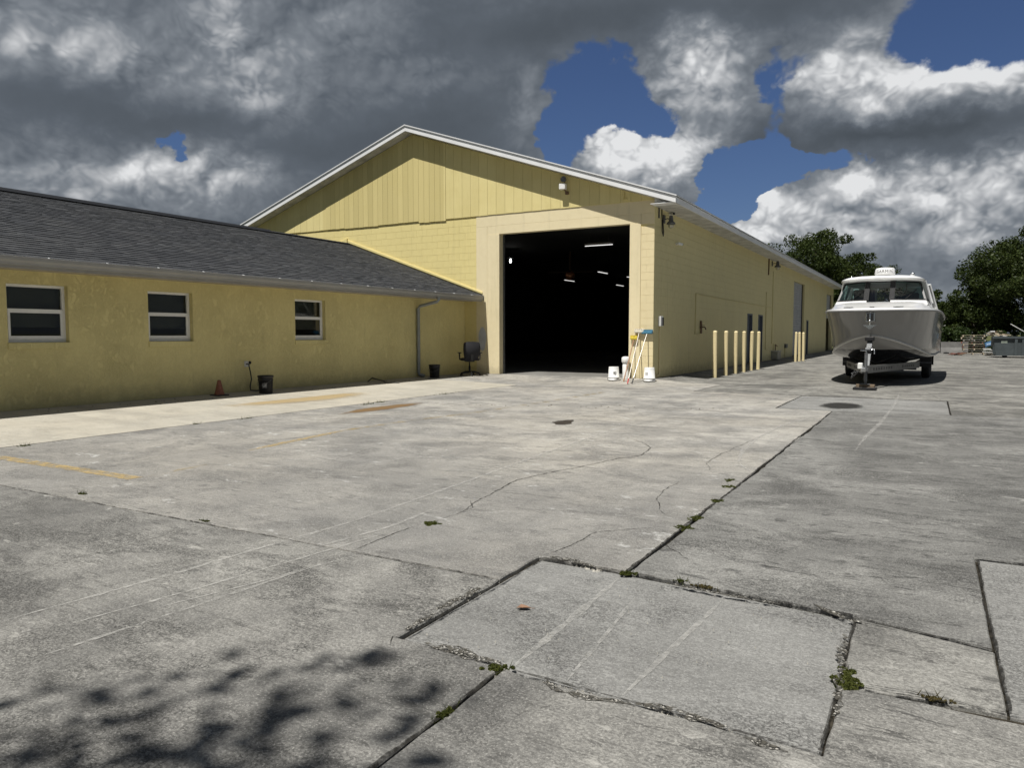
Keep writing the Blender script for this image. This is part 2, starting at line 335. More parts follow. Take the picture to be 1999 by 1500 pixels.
def m_worn(name, col, scale, lo, hi, amax=1., rough=.8, stretch=(1,1,1)):
    m, n = newmat(name); p = pos(n); a = n.noise(n.scale(p, stretch), scale, 6, .7); a = n.math('MULTIPLY', n.ramp(a, [(lo, 0.), (hi, 1.)]), amax)
    finish(n, n.mix(n.noise(p, 30, 3), tuple(x*.85 for x in col), col), rough, 0, alpha=a, spec=.2); return m
M_yline = m_worn('worn_yellow_paint', (.56, .415, .18), 12, .36, .62, .72); M_yline2 = m_worn('faded_yellow_paint', (.50, .36, .12), 6, .48, .68, .6)
M_scr = m_worn('white_scrape_mark', (.52, .51, .48), 20, .38, .62, .60); M_crack = m_worn('crack_dark', (.030, .028, .024), 26, .36, .56, .85)
def m_chip():
    m, n = newmat('chipped_aggregate'); p = pos(n); v = n.node('TexVoronoi', {'Scale': 62.0}); n.l.new(n.vm('ADD', p, n.vm('MULTIPLY', n.noise(p, 35, 3, .6, 'Color'), (.035, .035, 0))), v.inputs[0]); f = n.ramp(v.outputs['Distance'], [(.25, 1.), (.62, 0.)])
    c = n.mix(f, (.085, .080, .068), n.mix(v.outputs['Color'], (.32, .305, .27), (.56, .54, .49))); a = n.ramp(n.noise(p, 22, 5, .7), [(.40, 0.), (.52, 1.)]); finish(n, c, .95, 0, f, 1., .02, .1, alpha=a); return m
M_chip = m_chip()
M_scr2 = m_worn('faint_scrape_mark', (.48, .47, .43), 12, .46, .70, .30)

# ------------------------------------------------------------------ key dimensions (metres)
XA, YA, YE = -6.475, 19.126, 60.32      # warehouse: side wall plane, front wall plane, far end
XL = -22.3; PX = -14.39; ZP, ZE = 7.67, 4.755; SLOPE = (ZP-ZE)/(PX-(-5.79))*-1   # roof
XE, YR = -5.79, YA-.40                  # eave and rake lines
SLOPE = (ZP-ZE)/(XE-PX)
XW = -12.461; YARD = -.09; C = .2032
def gz(x, y):
    d = math.hypot(max(0, x-XA), max(0, YA-y)); r = max(0, 1-d/1.2)
    if x < -9.1: r = max(r, min(1, (-9.1-x)/3.36))
    return YARD*(1-r)
def gp(px, py, dz=0):
    z = YARD
    for _ in range(12):
        q = onZ(px, py, z); z = .5*z+.5*gz(q[0], q[1])
    q = onZ(px, py, z); return np.array([q[0], q[1], gz(q[0], q[1])+dz])

# ------------------------------------------------------------------ ground
g = MB(); nseg = 48
for ring in [(0, 120), (120, 3000)]:
    pass
g.add([(-3000,-3000,-.22),(3000,-3000,-.22),(3000,3000,-.22),(-3000,3000,-.22)], [(0,1,2,3)])
struct(g.build('ground', M_grass))
yard = struct(MB().add([(-12.5,-12,-.1145),(30,-12,-.1145),(30,62,-.1145),(-12.5,62,-.1145)], [(0,1,2,3)]).build('concrete_yard', M_soil))
def jag(poly, amp, step=.09, seed=1):
    rr = random.Random(seed); out = []
    for i, a in enumerate(poly):
        b = poly[(i+1)%len(poly)]; a_ = Vector(a[:2]); b_ = Vector(b[:2]); L = (b_-a_).length
        A = a[2] if len(a) > 2 else amp
        near = min(a_.length, b_.length) < 12 or (a_.lerp(b_, .5)).length < 9
        n = max(1, int(L/(step if near else .6))); nn = Vector((-(b_-a_).y, (b_-a_).x)).normalized()
        walk = 0
        for k in range(n):
            walk = walk*.75+rr.uniform(-1, 1)*A*.7; e = 0 if k == 0 else walk
            q = a_.lerp(b_, k/n)+nn*e; out.append((q.x, q.y))
    return out
def slab(poly, mat, z=YARD, gap=.012, seed=1, amp=.004, name='slab'):
    cx = sum(q[0] for q in poly)/len(poly); n = len(poly); ins = []
    for i in range(n):
        p0, p1, p2 = Vector(poly[i-1][:2]), Vector(poly[i][:2]), Vector(poly[(i+1)%n][:2])
        d1 = (p1-p0).normalized(); d2 = (p2-p1).normalized(); n1 = Vector((-d1.y, d1.x)); n2 = Vector((-d2.y, d2.x))
        m = (n1+n2); m = m/max(.3, m.length_squared)*2 if m.length > 1e-3 else n1
        ins.append((p1.x+m.x*gap/1, p1.y+m.y*gap/1)+tuple(poly[i][2:]))
    pts = jag(ins, amp, seed=seed)
    bm = bmesh.new(); vs = [bm.verts.new((x, y, z)) for x, y in pts]; f = bm.faces.new(vs)
    r = bmesh.ops.extrude_face_region(bm, geom=[f]); 
    bmesh.ops.translate(bm, vec=(0, 0, -.075), verts=[v for v in r['geom'] if isinstance(v, bmesh.types.BMVert)])
    bmesh.ops.recalc_face_normals(bm, faces=bm.faces)
    es = [e for e in bm.edges if all(abs(v.co.z-z) < 1e-5 for v in e.verts)]
    bmesh.ops.bevel(bm, geom=es, offset=.006, segments=1, affect='EDGES')
    bmesh.ops.triangulate(bm, faces=[q for q in bm.faces if len(q.verts) > 4])
    me = bpy.data.meshes.new(name); bm.to_mesh(me); bm.free(); me.materials.append(mat)
    o = bpy.data.objects.new(name, me); COL.objects.link(o); o.parent = yard; return o
sB = slab([(-9.1,3.27),(-1.92,3.27,.010),(-1.92,3.72,.014),(-1.39,3.72,.010),(-1.39,13.35),(-2.32,13.4),(-2.32,16.4),(-9.1,16.4)], M_con_main, seed=2, gap=.006)
sA = slab([(-9.1,-12),(-1.39,-12,.008),(-1.39,2.40,.016),(-1.92,2.42,.012),(-1.92,3.27),(-9.1,3.27)], M_con_near, seed=3, gap=.006)
sD = slab([(-1.39,-12),(30,-12),(30,2.94),(-.25,2.88,.008),(-.25,2.36,.016),(-1.39,2.40,.008)], M_con_near, seed=4, gap=.006)
sP = slab([(-.25,2.88),(.27,2.93),(.27,3.50,.010),(-.26,3.62,.006)], M_con_pale, seed=5, gap=.004, z=YARD-.006)
P1 = slab([(-1.92,2.42),(-.25,2.36),(-.26,3.62),(-1.39,3.715),(-1.92,3.72)], M_con_patch, seed=6, gap=.004, z=YARD-.018, amp=.002)
P2 = slab([(.27,2.93),(30,2.95),(30,4.92),(.27,4.92)], M_con_patch, seed=7, gap=.005, z=YARD-.008, amp=.002)
sC = slab([(-1.39,3.715,.012),(-.26,3.62,.008),(.27,3.50),(.27,4.92),(30,4.92),(30,13.5),(.31,13.6),(-1.39,13.35,.014)], M_con_right, seed=8, gap=.012)
P3 = slab([(-2.32,13.4),(-1.39,13.35),(.31,13.6),(.31,16.4),(-2.32,16.4)], M_con_patch, seed=9, gap=.012, z=YARD-.004)
sE = slab([(.31,13.6),(30,13.5),(30,16.4),(.31,16.4)], M_con_far, seed=10, gap=.012)
def gridslab(x0, x1, y0, y1, step, mat, ok=None, gap=.012):
    x0 += gap; x1 -= gap; y0 += gap; y1 -= gap
    nx = max(1, round((x1-x0)/step)); ny = max(1, round((y1-y0)/step)); m = MB(); rows = []
    for j in range(ny+1): rows.append([(x0+(x1-x0)*i/nx, y0+(y1-y0)*j/ny, gz(x0+(x1-x0)*i/nx, y0+(y1-y0)*j/ny)) for i in range(nx+1)])
    m.grid(rows, True)
    # edge skirt
    ring = [rows[0][i] for i in range(nx+1)]+[rows[j][-1] for j in range(1, ny+1)]+[rows[-1][i] for i in range(nx-1, -1, -1)]+[rows[j][0] for j in range(ny-1, 0, -1)]
    k = len(ring); m.add(ring+[(a, b, c-.075) for a, b, c in ring], [(i, k+i, k+(i+1)%k, (i+1)%k) for i in range(k)])
    o = m.build('slab', mat, yard, fix=False); return o
gridslab(XW+.01, -9.1, -12, 16.4, .6, M_con_walk)
gridslab(XW+.01, -4.6, 16.4, YA-.002, .2, M_con_main)
gridslab(-4.6, 30, 16.4, YA+.002, .5, M_con_far)
gridslab(XA+.002, 30, YA+.002, 62, .6, M_con_far)

def gpl(L): return [gp(*q) for q in L]
def ribbon(name, pts, wid, mat, parent, dz=.004, jit=0, seed=0, taper=True, step=.06):
    rr = random.Random(seed); P = [Vector(q) for q in pts]; path = []
    for a, b in zip(P[:-1], P[1:]):
        n = max(1, int((b-a).length/step)); 
        for k in range(n): path.append(a.lerp(b, k/n))
    path.append(P[-1]); wk = 0; L = []; Rr = []
    for i, q in enumerate(path):
        d = (path[min(i+1, len(path)-1)]-path[max(0, i-1)]); d.z = 0; d.normalize(); nn = Vector((-d.y, d.x, 0)); wk = wk*.85+rr.uniform(-1, 1)*jit
        ww = wid*(rr.uniform(.5, 1.3) if jit else rr.uniform(.9, 1.1)); 
        if taper: ww *= min(1, .25+4*min(i, len(path)-1-i)/len(path))
        c = q+nn*wk; z = gz(c.x, c.y)+dz
        L.append((c.x+nn.x*ww/2, c.y+nn.y*ww/2, z)); Rr.append((c.x-nn.x*ww/2, c.y-nn.y*ww/2, z))
    m = MB(); m.grid([L, Rr], False); return m.build(name, mat, parent, fix=False)
# dirt packed into the joints
for i, (P_, wd) in enumerate([([(-9.1,-6),(-9.1,16.3)],.020),([(-20,3.27),(-1.93,3.27)],.017),([(-1.39,3.74),(-1.39,13.3)],.030),([(-1.39,2.36),(-1.39,-3)],.030),([(-1.90,2.44),(-1.90,3.70)],.020),([(-1.91,2.41),(-.26,2.36)],.022),([(-1.90,3.715),(-1.39,3.71),(-.27,3.63)],.028),([(-.255,2.38),(-.255,3.60)],.018),([(.27,2.95),(.27,4.9)],.022),([(.27,4.925),(9,4.925)],.016),([(-2.30,13.40),(-1.39,13.35),(.31,13.6)],.035),([(.31,13.6),(.31,16.4)],.03),([(-9,16.4),(9,16.4)],.03),([(-2.32,13.4),(-2.32,16.4)],.02),([(-.24,2.885),(.27,2.93),(6,2.945)],.014),([(-.26,3.62),(.27,3.50)],.022)]):
    ribbon('joint_line', [(x, y, 0) for x, y in P_], wd*.72, M_crack, yard, dz=.0025 if i not in (4,5,7) else -.001, jit=.004, seed=200+i, taper=False, step=.05)
for i, (L, wd) in enumerate([([(828,1258),(900,1282),(985,1310)],.085),([(1238,1378),(1330,1402),(1425,1428)],.06),([(850,1190),(900,1166),(935,1148)],.07),([(792,1233),(850,1200)],.045),([(1075,1088),(1120,1098),(1175,1112)],.07),([(1060,1332),(1160,1362),(1240,1382)],.045),([(1300,1140),(1400,1160),(1520,1184)],.045),([(1645,1240),(1640,1330),(1625,1400)],.05),([(1440,1440),(1540,1468)],.05),([(1590,1180),(1700,1218)],.05)]):
    ribbon('chipped_edge', gpl(L), wd*.75, M_chip, yard, dz=.0032, jit=.012, seed=230+i, step=.03)
# paint, cracks and scrapes on the slabs
ribbon('painted_line', gpl([(-260,862),(0,894),(265,935)]), .14, M_yline, sB, taper=False)
ribbon('painted_line', gpl([(487,880),(580,860),(672,841)]), .10, M_yline, sB, taper=True)
ribbon('painted_line', gpl([(672,841),(800,822),(915,808),(1060,786),(1180,766)]), .10, M_yline2, sB, taper=False)
ribbon('painted_line', gpl([(265,935),(420,905)]), .06, M_yline2, sA)
CR = [[(685,1078),(760,1048),(822,1026)],[(850,1018),(905,1000),(935,975),(985,952),(1010,938),(1080,922),(1140,912),(1200,897),(1248,890),(1266,876),(1258,868),(1225,855)],
      [(905,1000),(925,992),(920,978)],[(200,915),(290,897),(370,882),(480,870),(560,858),(670,842)],[(1335,938),(1295,958),(1278,975),(1285,998),(1312,1012)],[(1490,850),(1440,873),(1405,890),(1382,905),(1392,925)],
      [(1062,1086),(1120,1062),(1165,1040),(1260,1032),(1300,1030)],[(740,872),(690,888),(640,902)],[(1555,755),(1530,768)]]
for i, L in enumerate(CR): ribbon('crack', gpl(L), .014 if i == 1 else .008, M_crack, sB, dz=.003, jit=.010, seed=i, step=.05)
CA = [[(0,1140),(120,1098),(260,1062),(400,1025)],[(785,1237),(768,1243),(762,1262)]]
for i, L in enumerate(CA): ribbon('crack', gpl(L), .004, M_crack, sA, dz=.003, jit=.005, seed=20+i, step=.04)
for i, L in enumerate([[(1300,1065),(1325,1080),(1345,1095)],[(1658,1207),(1750,1228),(1840,1248),(1935,1262)],[(1800,760),(1850,790),(1900,812),(1990,850)],[(1690,1335),(1780,1350),(1860,1372)]]): ribbon('crack', gpl(L), .008, M_crack, sC, dz=.003, jit=.01, seed=40+i)
ribbon('crack', gpl([(1100,1375),(1050,1388),(1000,1400)]), .004, M_crack, sD, dz=.003, jit=.01, seed=60)
for i, (a, b, wd) in enumerate([((0,1217),(700,1016),.030),((130,1222),(760,1040),.022),((60,1290),(640,1098),.026),((300,1190),(700,1085),.018)]):
    ribbon('scrape_mark', gpl([a, ((a[0]+b[0])/2, (a[1]+b[1])/2+2), b]), wd, M_scr, sA, jit=.003, seed=70+i)
for i, (L, wd) in enumerate([([(560,1060),(700,1016),(900,945),(1080,880),(1180,845),(1300,815)],.04),([(600,1075),(760,1030),(860,990)],.03),([(1470,925),(1440,905),(1450,880),(1480,855),(1530,830),(1600,812)],.05),([(1500,800),(1560,775),(1640,745)],.04)]):
    ribbon('scrape_mark', gpl(L), wd, M_scr, sB, jit=.003, seed=80+i)
for i, (L, wd) in enumerate([([(1670,880),(1690,855),(1720,825),(1745,795),(1755,770)],.06),([(1470,790),(1560,765),(1640,742)],.05),([(1600,870),(1650,835),(1690,800)],.04),([(1760,1020),(1900,1035),(1999,1048)],.02),([(1805,965),(1812,1000)],.02)]):
    ribbon('scrape_mark', gpl(L), wd, M_scr2 if i > 1 else M_scr, sC, jit=.004, seed=90+i)
for i, (a, b, wd) in enumerate([((1000,1297),(1205,1127),.034),((1108,1322),(1240,1160),.018),((1215,1350),(1408,1168),.026)]):
    ribbon('scrape_mark', gpl([a, b]), wd, M_scr, P1, dz=-.015, jit=.002, seed=100+i)
def puddle(name, c, rx, ry, mat, label, cat, seed, rot=0):
    rr = random.Random(seed); n = 40; ph = [rr.uniform(0, 6.3) for _ in range(4)]; v = [(c[0], c[1], gz(c[0], c[1])+.0045)]
    for k in range(n):
        a = 2*math.pi*k/n; q = 1+.16*math.sin(2*a+ph[0])+.12*math.sin(3*a+ph[1])+.07*math.sin(5*a+ph[2]); x, y = rx*q*math.cos(a), ry*q*math.sin(a)
        x, y = x*math.cos(rot)-y*math.sin(rot), x*math.sin(rot)+y*math.cos(rot); v.append((c[0]+x, c[1]+y, gz(c[0], c[1])+.0045))
    o = MB().add(v, [(0, 1+k, 1+(k+1)%n) for k in range(n)]).build(name, mat, None, off=(c[0], c[1], 0), fix=False); o.location = (c[0], c[1], 0); return tag(o, label, cat)
def m_stain(name, col, amax, rough):
    m, n = newmat(name); co = n.node('TexCoord').outputs['Generated']; d = n.vm('LENGTH', n.vm('MULTIPLY', n.vm('SUBTRACT', co, (.5, .5, 0)), (2, 2, 0)))
    d = n.math('ADD', d, n.math('MULTIPLY_ADD', n.noise(pos(n), 5, 5, .65), .7, -.35)); a = n.ramp(d, [(.55, 1.), (.92, 0.)])
    finish(n, col, rough, 0, alpha=n.math('MULTIPLY', a, amax), spec=.4); return m
puddle('oil_stain', gp(1642,793), .34, .85, m_stain('oil_black', (.028, .026, .022), .95, .45), 'black oil stain on the concrete in front of the boat trailer', 'oil stain', 3)
puddle('oil_stain', gp(1100,825), .16, .40, m_stain('oil_brown', (.045, .036, .028), .9, .5), 'small dark oil spot in the middle of the yard', 'oil stain', 5, .3)
puddle('rust_stain', gp(750,797), .30, 1.1, m_stain('rust_brown', (.22, .13, .05), .75, .8), 'brown rust stain beside the walkway joint', 'rust stain', 6, .1)
puddle('rust_stain', gp(600,778), .55, 2.2, m_stain('ochre_wash', (.50, .36, .15), .50, .8), 'pale ochre stain on the walkway under the small window', 'rust stain', 8)
# ------------------------------------------------------------------ warehouse
WO = (XA, YA, 0)
wh = thing('warehouse', 'yellow painted block warehouse with white gable roof and wide open doorway', 'building', WO)
def wpart(mb, name, mat, parent=None, **kw): return mb.build(name, mat, parent or wh, off=WO, **kw)
DX0, DX1, DZ = -11.233, -7.155, 4.158           # big doorway
ZS = 4.77                                        # siding starts here on the front
def cells(mb, us, vs, holes, emit):
    for u0, u1 in zip(us[:-1], us[1:]):
        for v0, v1 in zip(vs[:-1], vs[1:]):
            uc, vc = (u0+u1)/2, (v0+v1)/2
            if any(a < uc < b and c < vc < d for a, b, c, d in holes): continue
            emit(mb, u0, u1, v0, v1)
# structural cores
fwm = MB()
cells(fwm, [XL, DX0-.03, DX1+.03, XA-.2], [0, DZ+.03, ZS-.001], [(DX0-.03, DX1+.03, 0, DZ+.03)], lambda m, a, b, c, d: m.box(a, b, YA+.004, YA+.20, c, d))
front = wpart(fwm, 'front_wall', M_block)
OP = [(30.70, 31.68, -.1, 2.03), (32.86, 33.82, -.1, 2.03), (42.1, 45.9, -.1, 4.06), (46.9, 47.72, -.1, 2.03), (56.3, 59.6, -.1, 4.06)]
ZSOF = 4.63; ys = sorted({YA+.004, YE}|{v for o in OP for v in o[:2]}); zs_ = sorted({-.1, 2.03, 4.06, ZSOF})
swm = MB(); cells(swm, ys, zs_, OP, lambda m, a, b, c, d: m.box(XA-.20, XA-.004, a, b, c, d)); sidew = wpart(swm, 'side_wall', M_side)
# blocks
def blockmesh(L, name, face):
    j = .0022; e = .0008; m = MB()
    if face == 'y': m.box(e, L-e, -.0, .016, j, C-j)
    else: m.box(-.016, 0, e, L-e, j, C-j)
    o = m.build(name, None, None, bevel=.0015); me = o.data; bpy.data.objects.remove(o); return me
cand = []
BL = .4064
def roofz(x): return 4.22-.349*abs(x+17.1)
for r in range(0, 24):
    z = r*C
    if z+C > ZS+.02: break
    x = XA
    x0 = -12.04-(BL/2 if r % 2 else 0); x = x0; first = True
    while x > XL+.3:
        a = max(x-BL, XL)
        if z+C > roofz((a+x)/2)+.05 or x > -12.5: cand.append(('f', a, x, z))
        if first and r % 2: cand.append(('f', x, -12.04, z)) if (z+C > roofz(-12.1) or True) else None
        first = False; x -= BL
    if z+C < 4.12:
        if r % 2: cand += [('p', -6.84, XA, z)]
        else: cand += [('p', -6.84, -6.84+.16, z), ('p', -6.68, XA, z)]
for r in range(0, 23):
    z = r*C; hh = min(C, ZSOF-z)
    if hh < .05: break
    y = YA-(BL/2 if r % 2 else 0)
    while y < YE:
        a, b = max(y, YA), min(y+BL, YE); y += BL
        for o in OP:
            if z < o[3]-.02:
                if a < o[0] < b: b = o[0]
                if a < o[1] < b: a = o[1]
        if b-a < .05: continue
        if any(o[0]-.01 <= a and b <= o[1]+.01 and z < o[3]-.05 for o in OP): continue
        cand.append(('s', a, b, z))
def bsize(c):
    p = (XA, (c[1]+c[2])/2, c[3]) if c[0] == 's' else ((c[1]+c[2])/2, YA, c[3]); return (c[2]-c[1])*(.55 if c[0] == 's' else 1.0)/((p[0]**2+p[1]**2))
cand.sort(key=lambda c: -bsize(c)); bmc = {}
rest = {'f': MB(), 's': MB(), 'p': MB()}
for i, c in enumerate(cand):
    k, a, b, z = c; L = round(b-a, 3)
    if i < 300:
        key = ('s' if k == 's' else 'y', L, k)
        if key not in bmc:
            bmc[key] = blockmesh(L, 'block', 'x' if k == 's' else 'y'); bmc[key].materials.append({'f': M_block, 'p': M_crblk, 's': M_side}[k])
        if k == 's': inst('block', bmc[key], sidew, (XA+.004-WO[0], a-WO[1], z))
        else: inst('block', bmc[key], front, (a-WO[0], YA-.008-WO[1], z))
    else:
        j = .0024; e = .0008
        if k == 's': rest['s'].box(XA-.012, XA+.004, a+e, b-e, z+j, min(z+C, ZSOF)-j)
        else: rest[k].box(a+e, b-e, YA-.008, YA+.008, z+j, z+C-j)
for k, par, mt in (('f', front, M_block), ('s', sidew, M_side), ('p', front, M_crblk)):
    if rest[k].v: stuff(wpart(rest[k], 'blockwork', mt, par, fix=False)).parent = par
# cream render surround of the doorway
ds = MB(); y0, y1 = YA-.014, YA+.204
ds.box(-12.04, -11.66, y0, y1, 0, 4.40); ds.box(-11.655, DX0, y0-.006, y1, 0, DZ); ds.box(DX1, -6.845, y0-.006, y1, 0, DZ)
ds.box(-11.655, -6.845, y0, y1, DZ, 4.40); ds.box(-12.04, XA+.002, y0, y1, 4.402, ZS); ds.box(-6.84, XA+.002, y0+.002, y1, 4.12, 4.40)
wpart(ds, 'doorway_surround', M_cream, bevel=.004)
# gable siding: every board its own part
x = XL+.05; bi = 0; bx = []
while x < XA-.02:
    wdt = .205 if -18.2 < x < -13.25 else .30
    bx.append((x, min(x+wdt, XA))); x += wdt
UND = .215                                       # underside of the roof deck below its top line
rr = random.Random(3)
for a, b in bx:
    top = lambda q: ZP-UND-SLOPE*abs(q-PX)
    if max(top(a), top(b)) < ZS-.03+.05: continue
    mid = -18.2 < a < -13.25
    zb = ZS-.03-rr.choice((0, 0, .004, .008))-(.05 if -14.35 < a < -13.2 else (.02 if -17.4 < a < -16 else 0)); pr = .030 if mid else .022
    a2, b2 = a+.003, b-.003
    poly = [(a2, zb), (b2, zb), (b2, max(zb+.01, top(b2)))]+([(PX, top(PX))] if a2 < PX < b2 else [])+[(a2, max(zb+.01, top(a2)))]
    wpart(MB().prism(poly, YA-pr-.012, YA+.01, 'y'), 'siding_board', M_board)
wpart(MB().prism([(XL, ZS), (XA-.01, ZS), (XA-.01, ZP-UND-SLOPE*(XA-PX)), (PX, ZP-UND), (XL, ZP-UND-SLOPE*(PX-XL))], YA+.012, YA+.14, 'y'), 'gable_backing', M_dark)
# roof: two slopes with fascias and soffits
XEL = 2*PX-XE; YF = YE+.45
rf = MB()
for s_ in (1, -1):
    xe = PX+s_*(XE-PX)
    n_ = 5; rf.add([(PX, YR-.03, ZP), (xe+s_*.03, YR-.03, ZE-.01), (xe+s_*.03, YF, ZE-.01), (PX, YF, ZP), (PX, YR-.03, ZP-.035), (xe+s_*.03, YR-.03, ZE-.045), (xe+s_*.03, YF, ZE-.045), (PX, YF, ZP-.035)], [(0,1,2,3),(7,6,5,4),(0,4,5,1),(1,5,6,2),(2,6,7,3)])
roof = wpart(rf, 'roof', M_roofm)
for s_ in (1, -1):
    xe = PX+s_*(XE-PX)
    def quadprism(x0, z0, x1, z1, dz, ya, yb): return MB().add([(x0,ya,z0),(x1,ya,z1),(x1,ya,z1-dz),(x0,ya,z0-dz),(x0,yb,z0),(x1,yb,z1),(x1,yb,z1-dz),(x0,yb,z0-dz)], [(0,1,2,3),(7,6,5,4),(0,4,5,1),(1,5,6,2),(2,6,7,3),(3,7,4,0)])
    wpart(quadprism(PX, ZP-.037, xe, ZE-.047, .155, YR, YR+.03), 'rake_fascia', M_white)
    wpart(quadprism(PX, ZP-.19, xe, ZE-.20, .012, YR+.032, YA-.002), 'rake_soffit', M_soffit)
wpart(MB().box(XE-.03, XE, YR+.032, YF-.02, ZE-.205, ZE-.047), 'eave_fascia', M_white)
wpart(MB().box(XEL, XEL+.03, YR+.032, YF-.02, ZE-.205, ZE-.047), 'eave_fascia', M_white)
# soffit panels along the side eave: each sheet a part
y = YA+.002; k = 0
while y < YE:
    e = min(y+2.42, YE+.4); wpart(MB().box(XA+.004, XE-.032, y+.006, e-.006, ZE-.175-rr.uniform(0, .008), ZE-.16), 'soffit_panel', M_soffit); y = e
wpart(MB().box(XA-.2, XA-.0045, YA+.2, YE, ZSOF, ZE-.03), 'wall_plate', M_dark); wpart(MB().box(XA+.004, XE-.032, YR+.034, YA-.001, ZE-.185, ZE-.17), 'eave_return', M_white); wpart(MB().prism([(XA+.004, ZE-.169), (XE-.034, ZE-.169), (XE-.034, ZE-.16), (XA+.004, ZP-.205-SLOPE*(XA+.004-PX))], YA-.03, YA-.004, 'y'), 'eave_return_cap', M_white)
# interior shell
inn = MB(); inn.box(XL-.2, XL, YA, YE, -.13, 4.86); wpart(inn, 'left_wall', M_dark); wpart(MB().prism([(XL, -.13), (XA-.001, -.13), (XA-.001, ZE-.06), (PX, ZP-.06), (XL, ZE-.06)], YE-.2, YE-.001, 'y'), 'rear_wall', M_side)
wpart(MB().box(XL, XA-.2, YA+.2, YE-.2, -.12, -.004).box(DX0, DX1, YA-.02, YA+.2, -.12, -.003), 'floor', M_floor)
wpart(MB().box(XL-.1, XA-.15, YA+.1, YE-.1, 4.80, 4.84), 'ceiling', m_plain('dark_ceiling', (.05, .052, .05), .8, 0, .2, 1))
wpart(MB().box(DX0, DX0+.012, YA+.21, YA+.30, 0, DZ), 'door_track', M_galv); wpart(MB().box(DX1-.012, DX1, YA+.21, YA+.30, 0, DZ), 'door_track', M_galv)
wpart(MB().prism([(a, b) for a, b in ((DX0+.1, 4.42), (DX1-.1, 4.42), (DX1-.1, 4.72), (DX0+.1, 4.72))], YA+.25, YA+.75, 'y'), 'door_drum', M_dark)
# side doors
for a, b, c, d in OP:
    if d < 3:
        dr = wpart(MB().box(XA-.14, XA-.10, a+.06, b-.06, .01, d-.06), 'door', M_door)
        f = MB().box(XA-.16, XA+.012, a, a+.06, 0, d).box(XA-.16, XA+.012, b-.06, b, 0, d).box(XA-.16, XA+.012, a+.06, b-.06, d-.06, d); fo_ = f.build('door_frame', M_door, dr, off=WO)
        MB().tube([(XA-.10, a+.14, 1.0), (XA-.04, a+.14, 1.0), (XA-.04, a+.26, 1.0)], .012).build('handle', M_chrome, dr, off=WO)
    else:
        op = a > 50; z0 = 2.35 if op else .02
        dr = thing('tmp', '', ''); bpy.data.objects.remove(dr)
        base = wpart(MB().box(XA-.19, XA-.165, a, b, z0, d), 'roller_door', M_shut); zz = z0
        me0 = None
        while zz < d-.01:
            hgt = min(.115, d-zz); mm = MB()
            mm.prism([(0, 0), (.022, .02), (.030, hgt*.5), (.022, hgt-.015), (0, hgt-.004)], a+.01, b-.01, 'y')
            s2 = MB(); s2.v = [(XA-.165+vx, vy, zz+vz) for vx, vy, vz in mm.v]; s2.f = mm.f; s2.sm = mm.sm
            s2.build('slat', M_shut, base, off=WO); zz += hgt
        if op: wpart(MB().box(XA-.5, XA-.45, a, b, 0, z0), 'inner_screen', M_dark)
        wpart(MB().box(XA-.163, XA-.10, b-.07, b-.002, z0, d), 'door_guide', M_black)
# ------------------------------------------------------------------ lights and fan inside
def ceil_tube(p0, p1, label, zc=4.62):
    p0, p1 = Vector(p0), Vector(p1); c = (p0+p1)/2; t = thing('fluorescent_light', label, 'light', (c.x, c.y, c.z), 0, 'lit tubes inside the warehouse')
    MB().bar(p0, p1, .026, .022).build('tube', M_tube, t, off=c); MB().bar(p0+Vector((0,0,.06)), p1+Vector((0,0,.06)), .16, .05).build('housing', M_gutter, t, off=c)
    for q in (p0.lerp(p1, .15), p0.lerp(p1, .85)): MB().tube([q+Vector((0,0,.085)), (q.x, q.y, 4.80)], .008, 5).build('hanger', M_galv, t, off=c)
I_ = lambda x, y: (960+x/7.139, 430+y/7.139)
a = onZ(*I_(1300,362), 4.45); b = onY(*I_(1685,332), a[1]); ceil_tube((a[0], a[1], 4.45), (b[0], a[1], 4.45), 'bright fluorescent tube nearest the doorway lintel inside')
for (p, q, lb) in [((1015,834), (1150,850), 'lit tube just below the copper fan hub'), ((1480,720), (1598,740), 'lit tube right of the fan deep inside'), ((1735,903), (1820,917), 'lowest small lit tube at right deep inside'), ((1885,790), (1960,800), 'lit tube cut off by the right door jamb')]:
    a = onZ(*I_(*p), 4.40); b = onX(*I_(*q), a[0]); yb = min(b[1], a[1]+4, YE-.5); ceil_tube((a[0], min(a[1], YE-3), 4.40), (a[0], max(min(a[1], YE-3)+1.3, yb), 4.40), lb)
q = onZ(*I_(262,570), 4.30); t = thing('hanging_bulb', 'small bright bare bulb hanging inside upper left of doorway', 'light', q)
MB().lathe([(.001, -.08), (.03, -.055), (.04, 0), (.03, .05), (.02, .09)], 12).build('bulb', M_bulb, t); MB().lathe([(.03, .09), (.14, .13), (.15, .15), (.03, .17)], 14).build('cap', M_dark, t); MB().tube([(0,0,.17), (0,0,4.79-q[2])], .01, 5).build('cord', M_black, t)
q = onY(*I_(1090,765), 29.5); t = thing('ceiling_fan', 'copper coloured fan hub with thin blades hanging inside the doorway', 'fan', q)
M_cop = m_plain('copper_metal', (.80, .36, .20), .28, .6, .2, 8)
MB().lathe([(.02, -.22), (.14, -.20), (.21, -.10), (.22, .02), (.16, .13), (.06, .17)], 18).build('motor', M_cop, t); MB().tube([(0,0,.15), (0,0,4.79-q[2])], .03, 8).build('rod', M_rust, t)
for k in range(4):
    a_ = k*math.pi/2+.3; MB().bar((math.cos(a_)*.15, math.sin(a_)*.15, .12), (math.cos(a_)*1.0, math.sin(a_)*1.0, .12), .15, .015).build('blade', M_dark if k % 2 else m_plain('fan_blade_wood', (.25, .17, .12), .5), t)

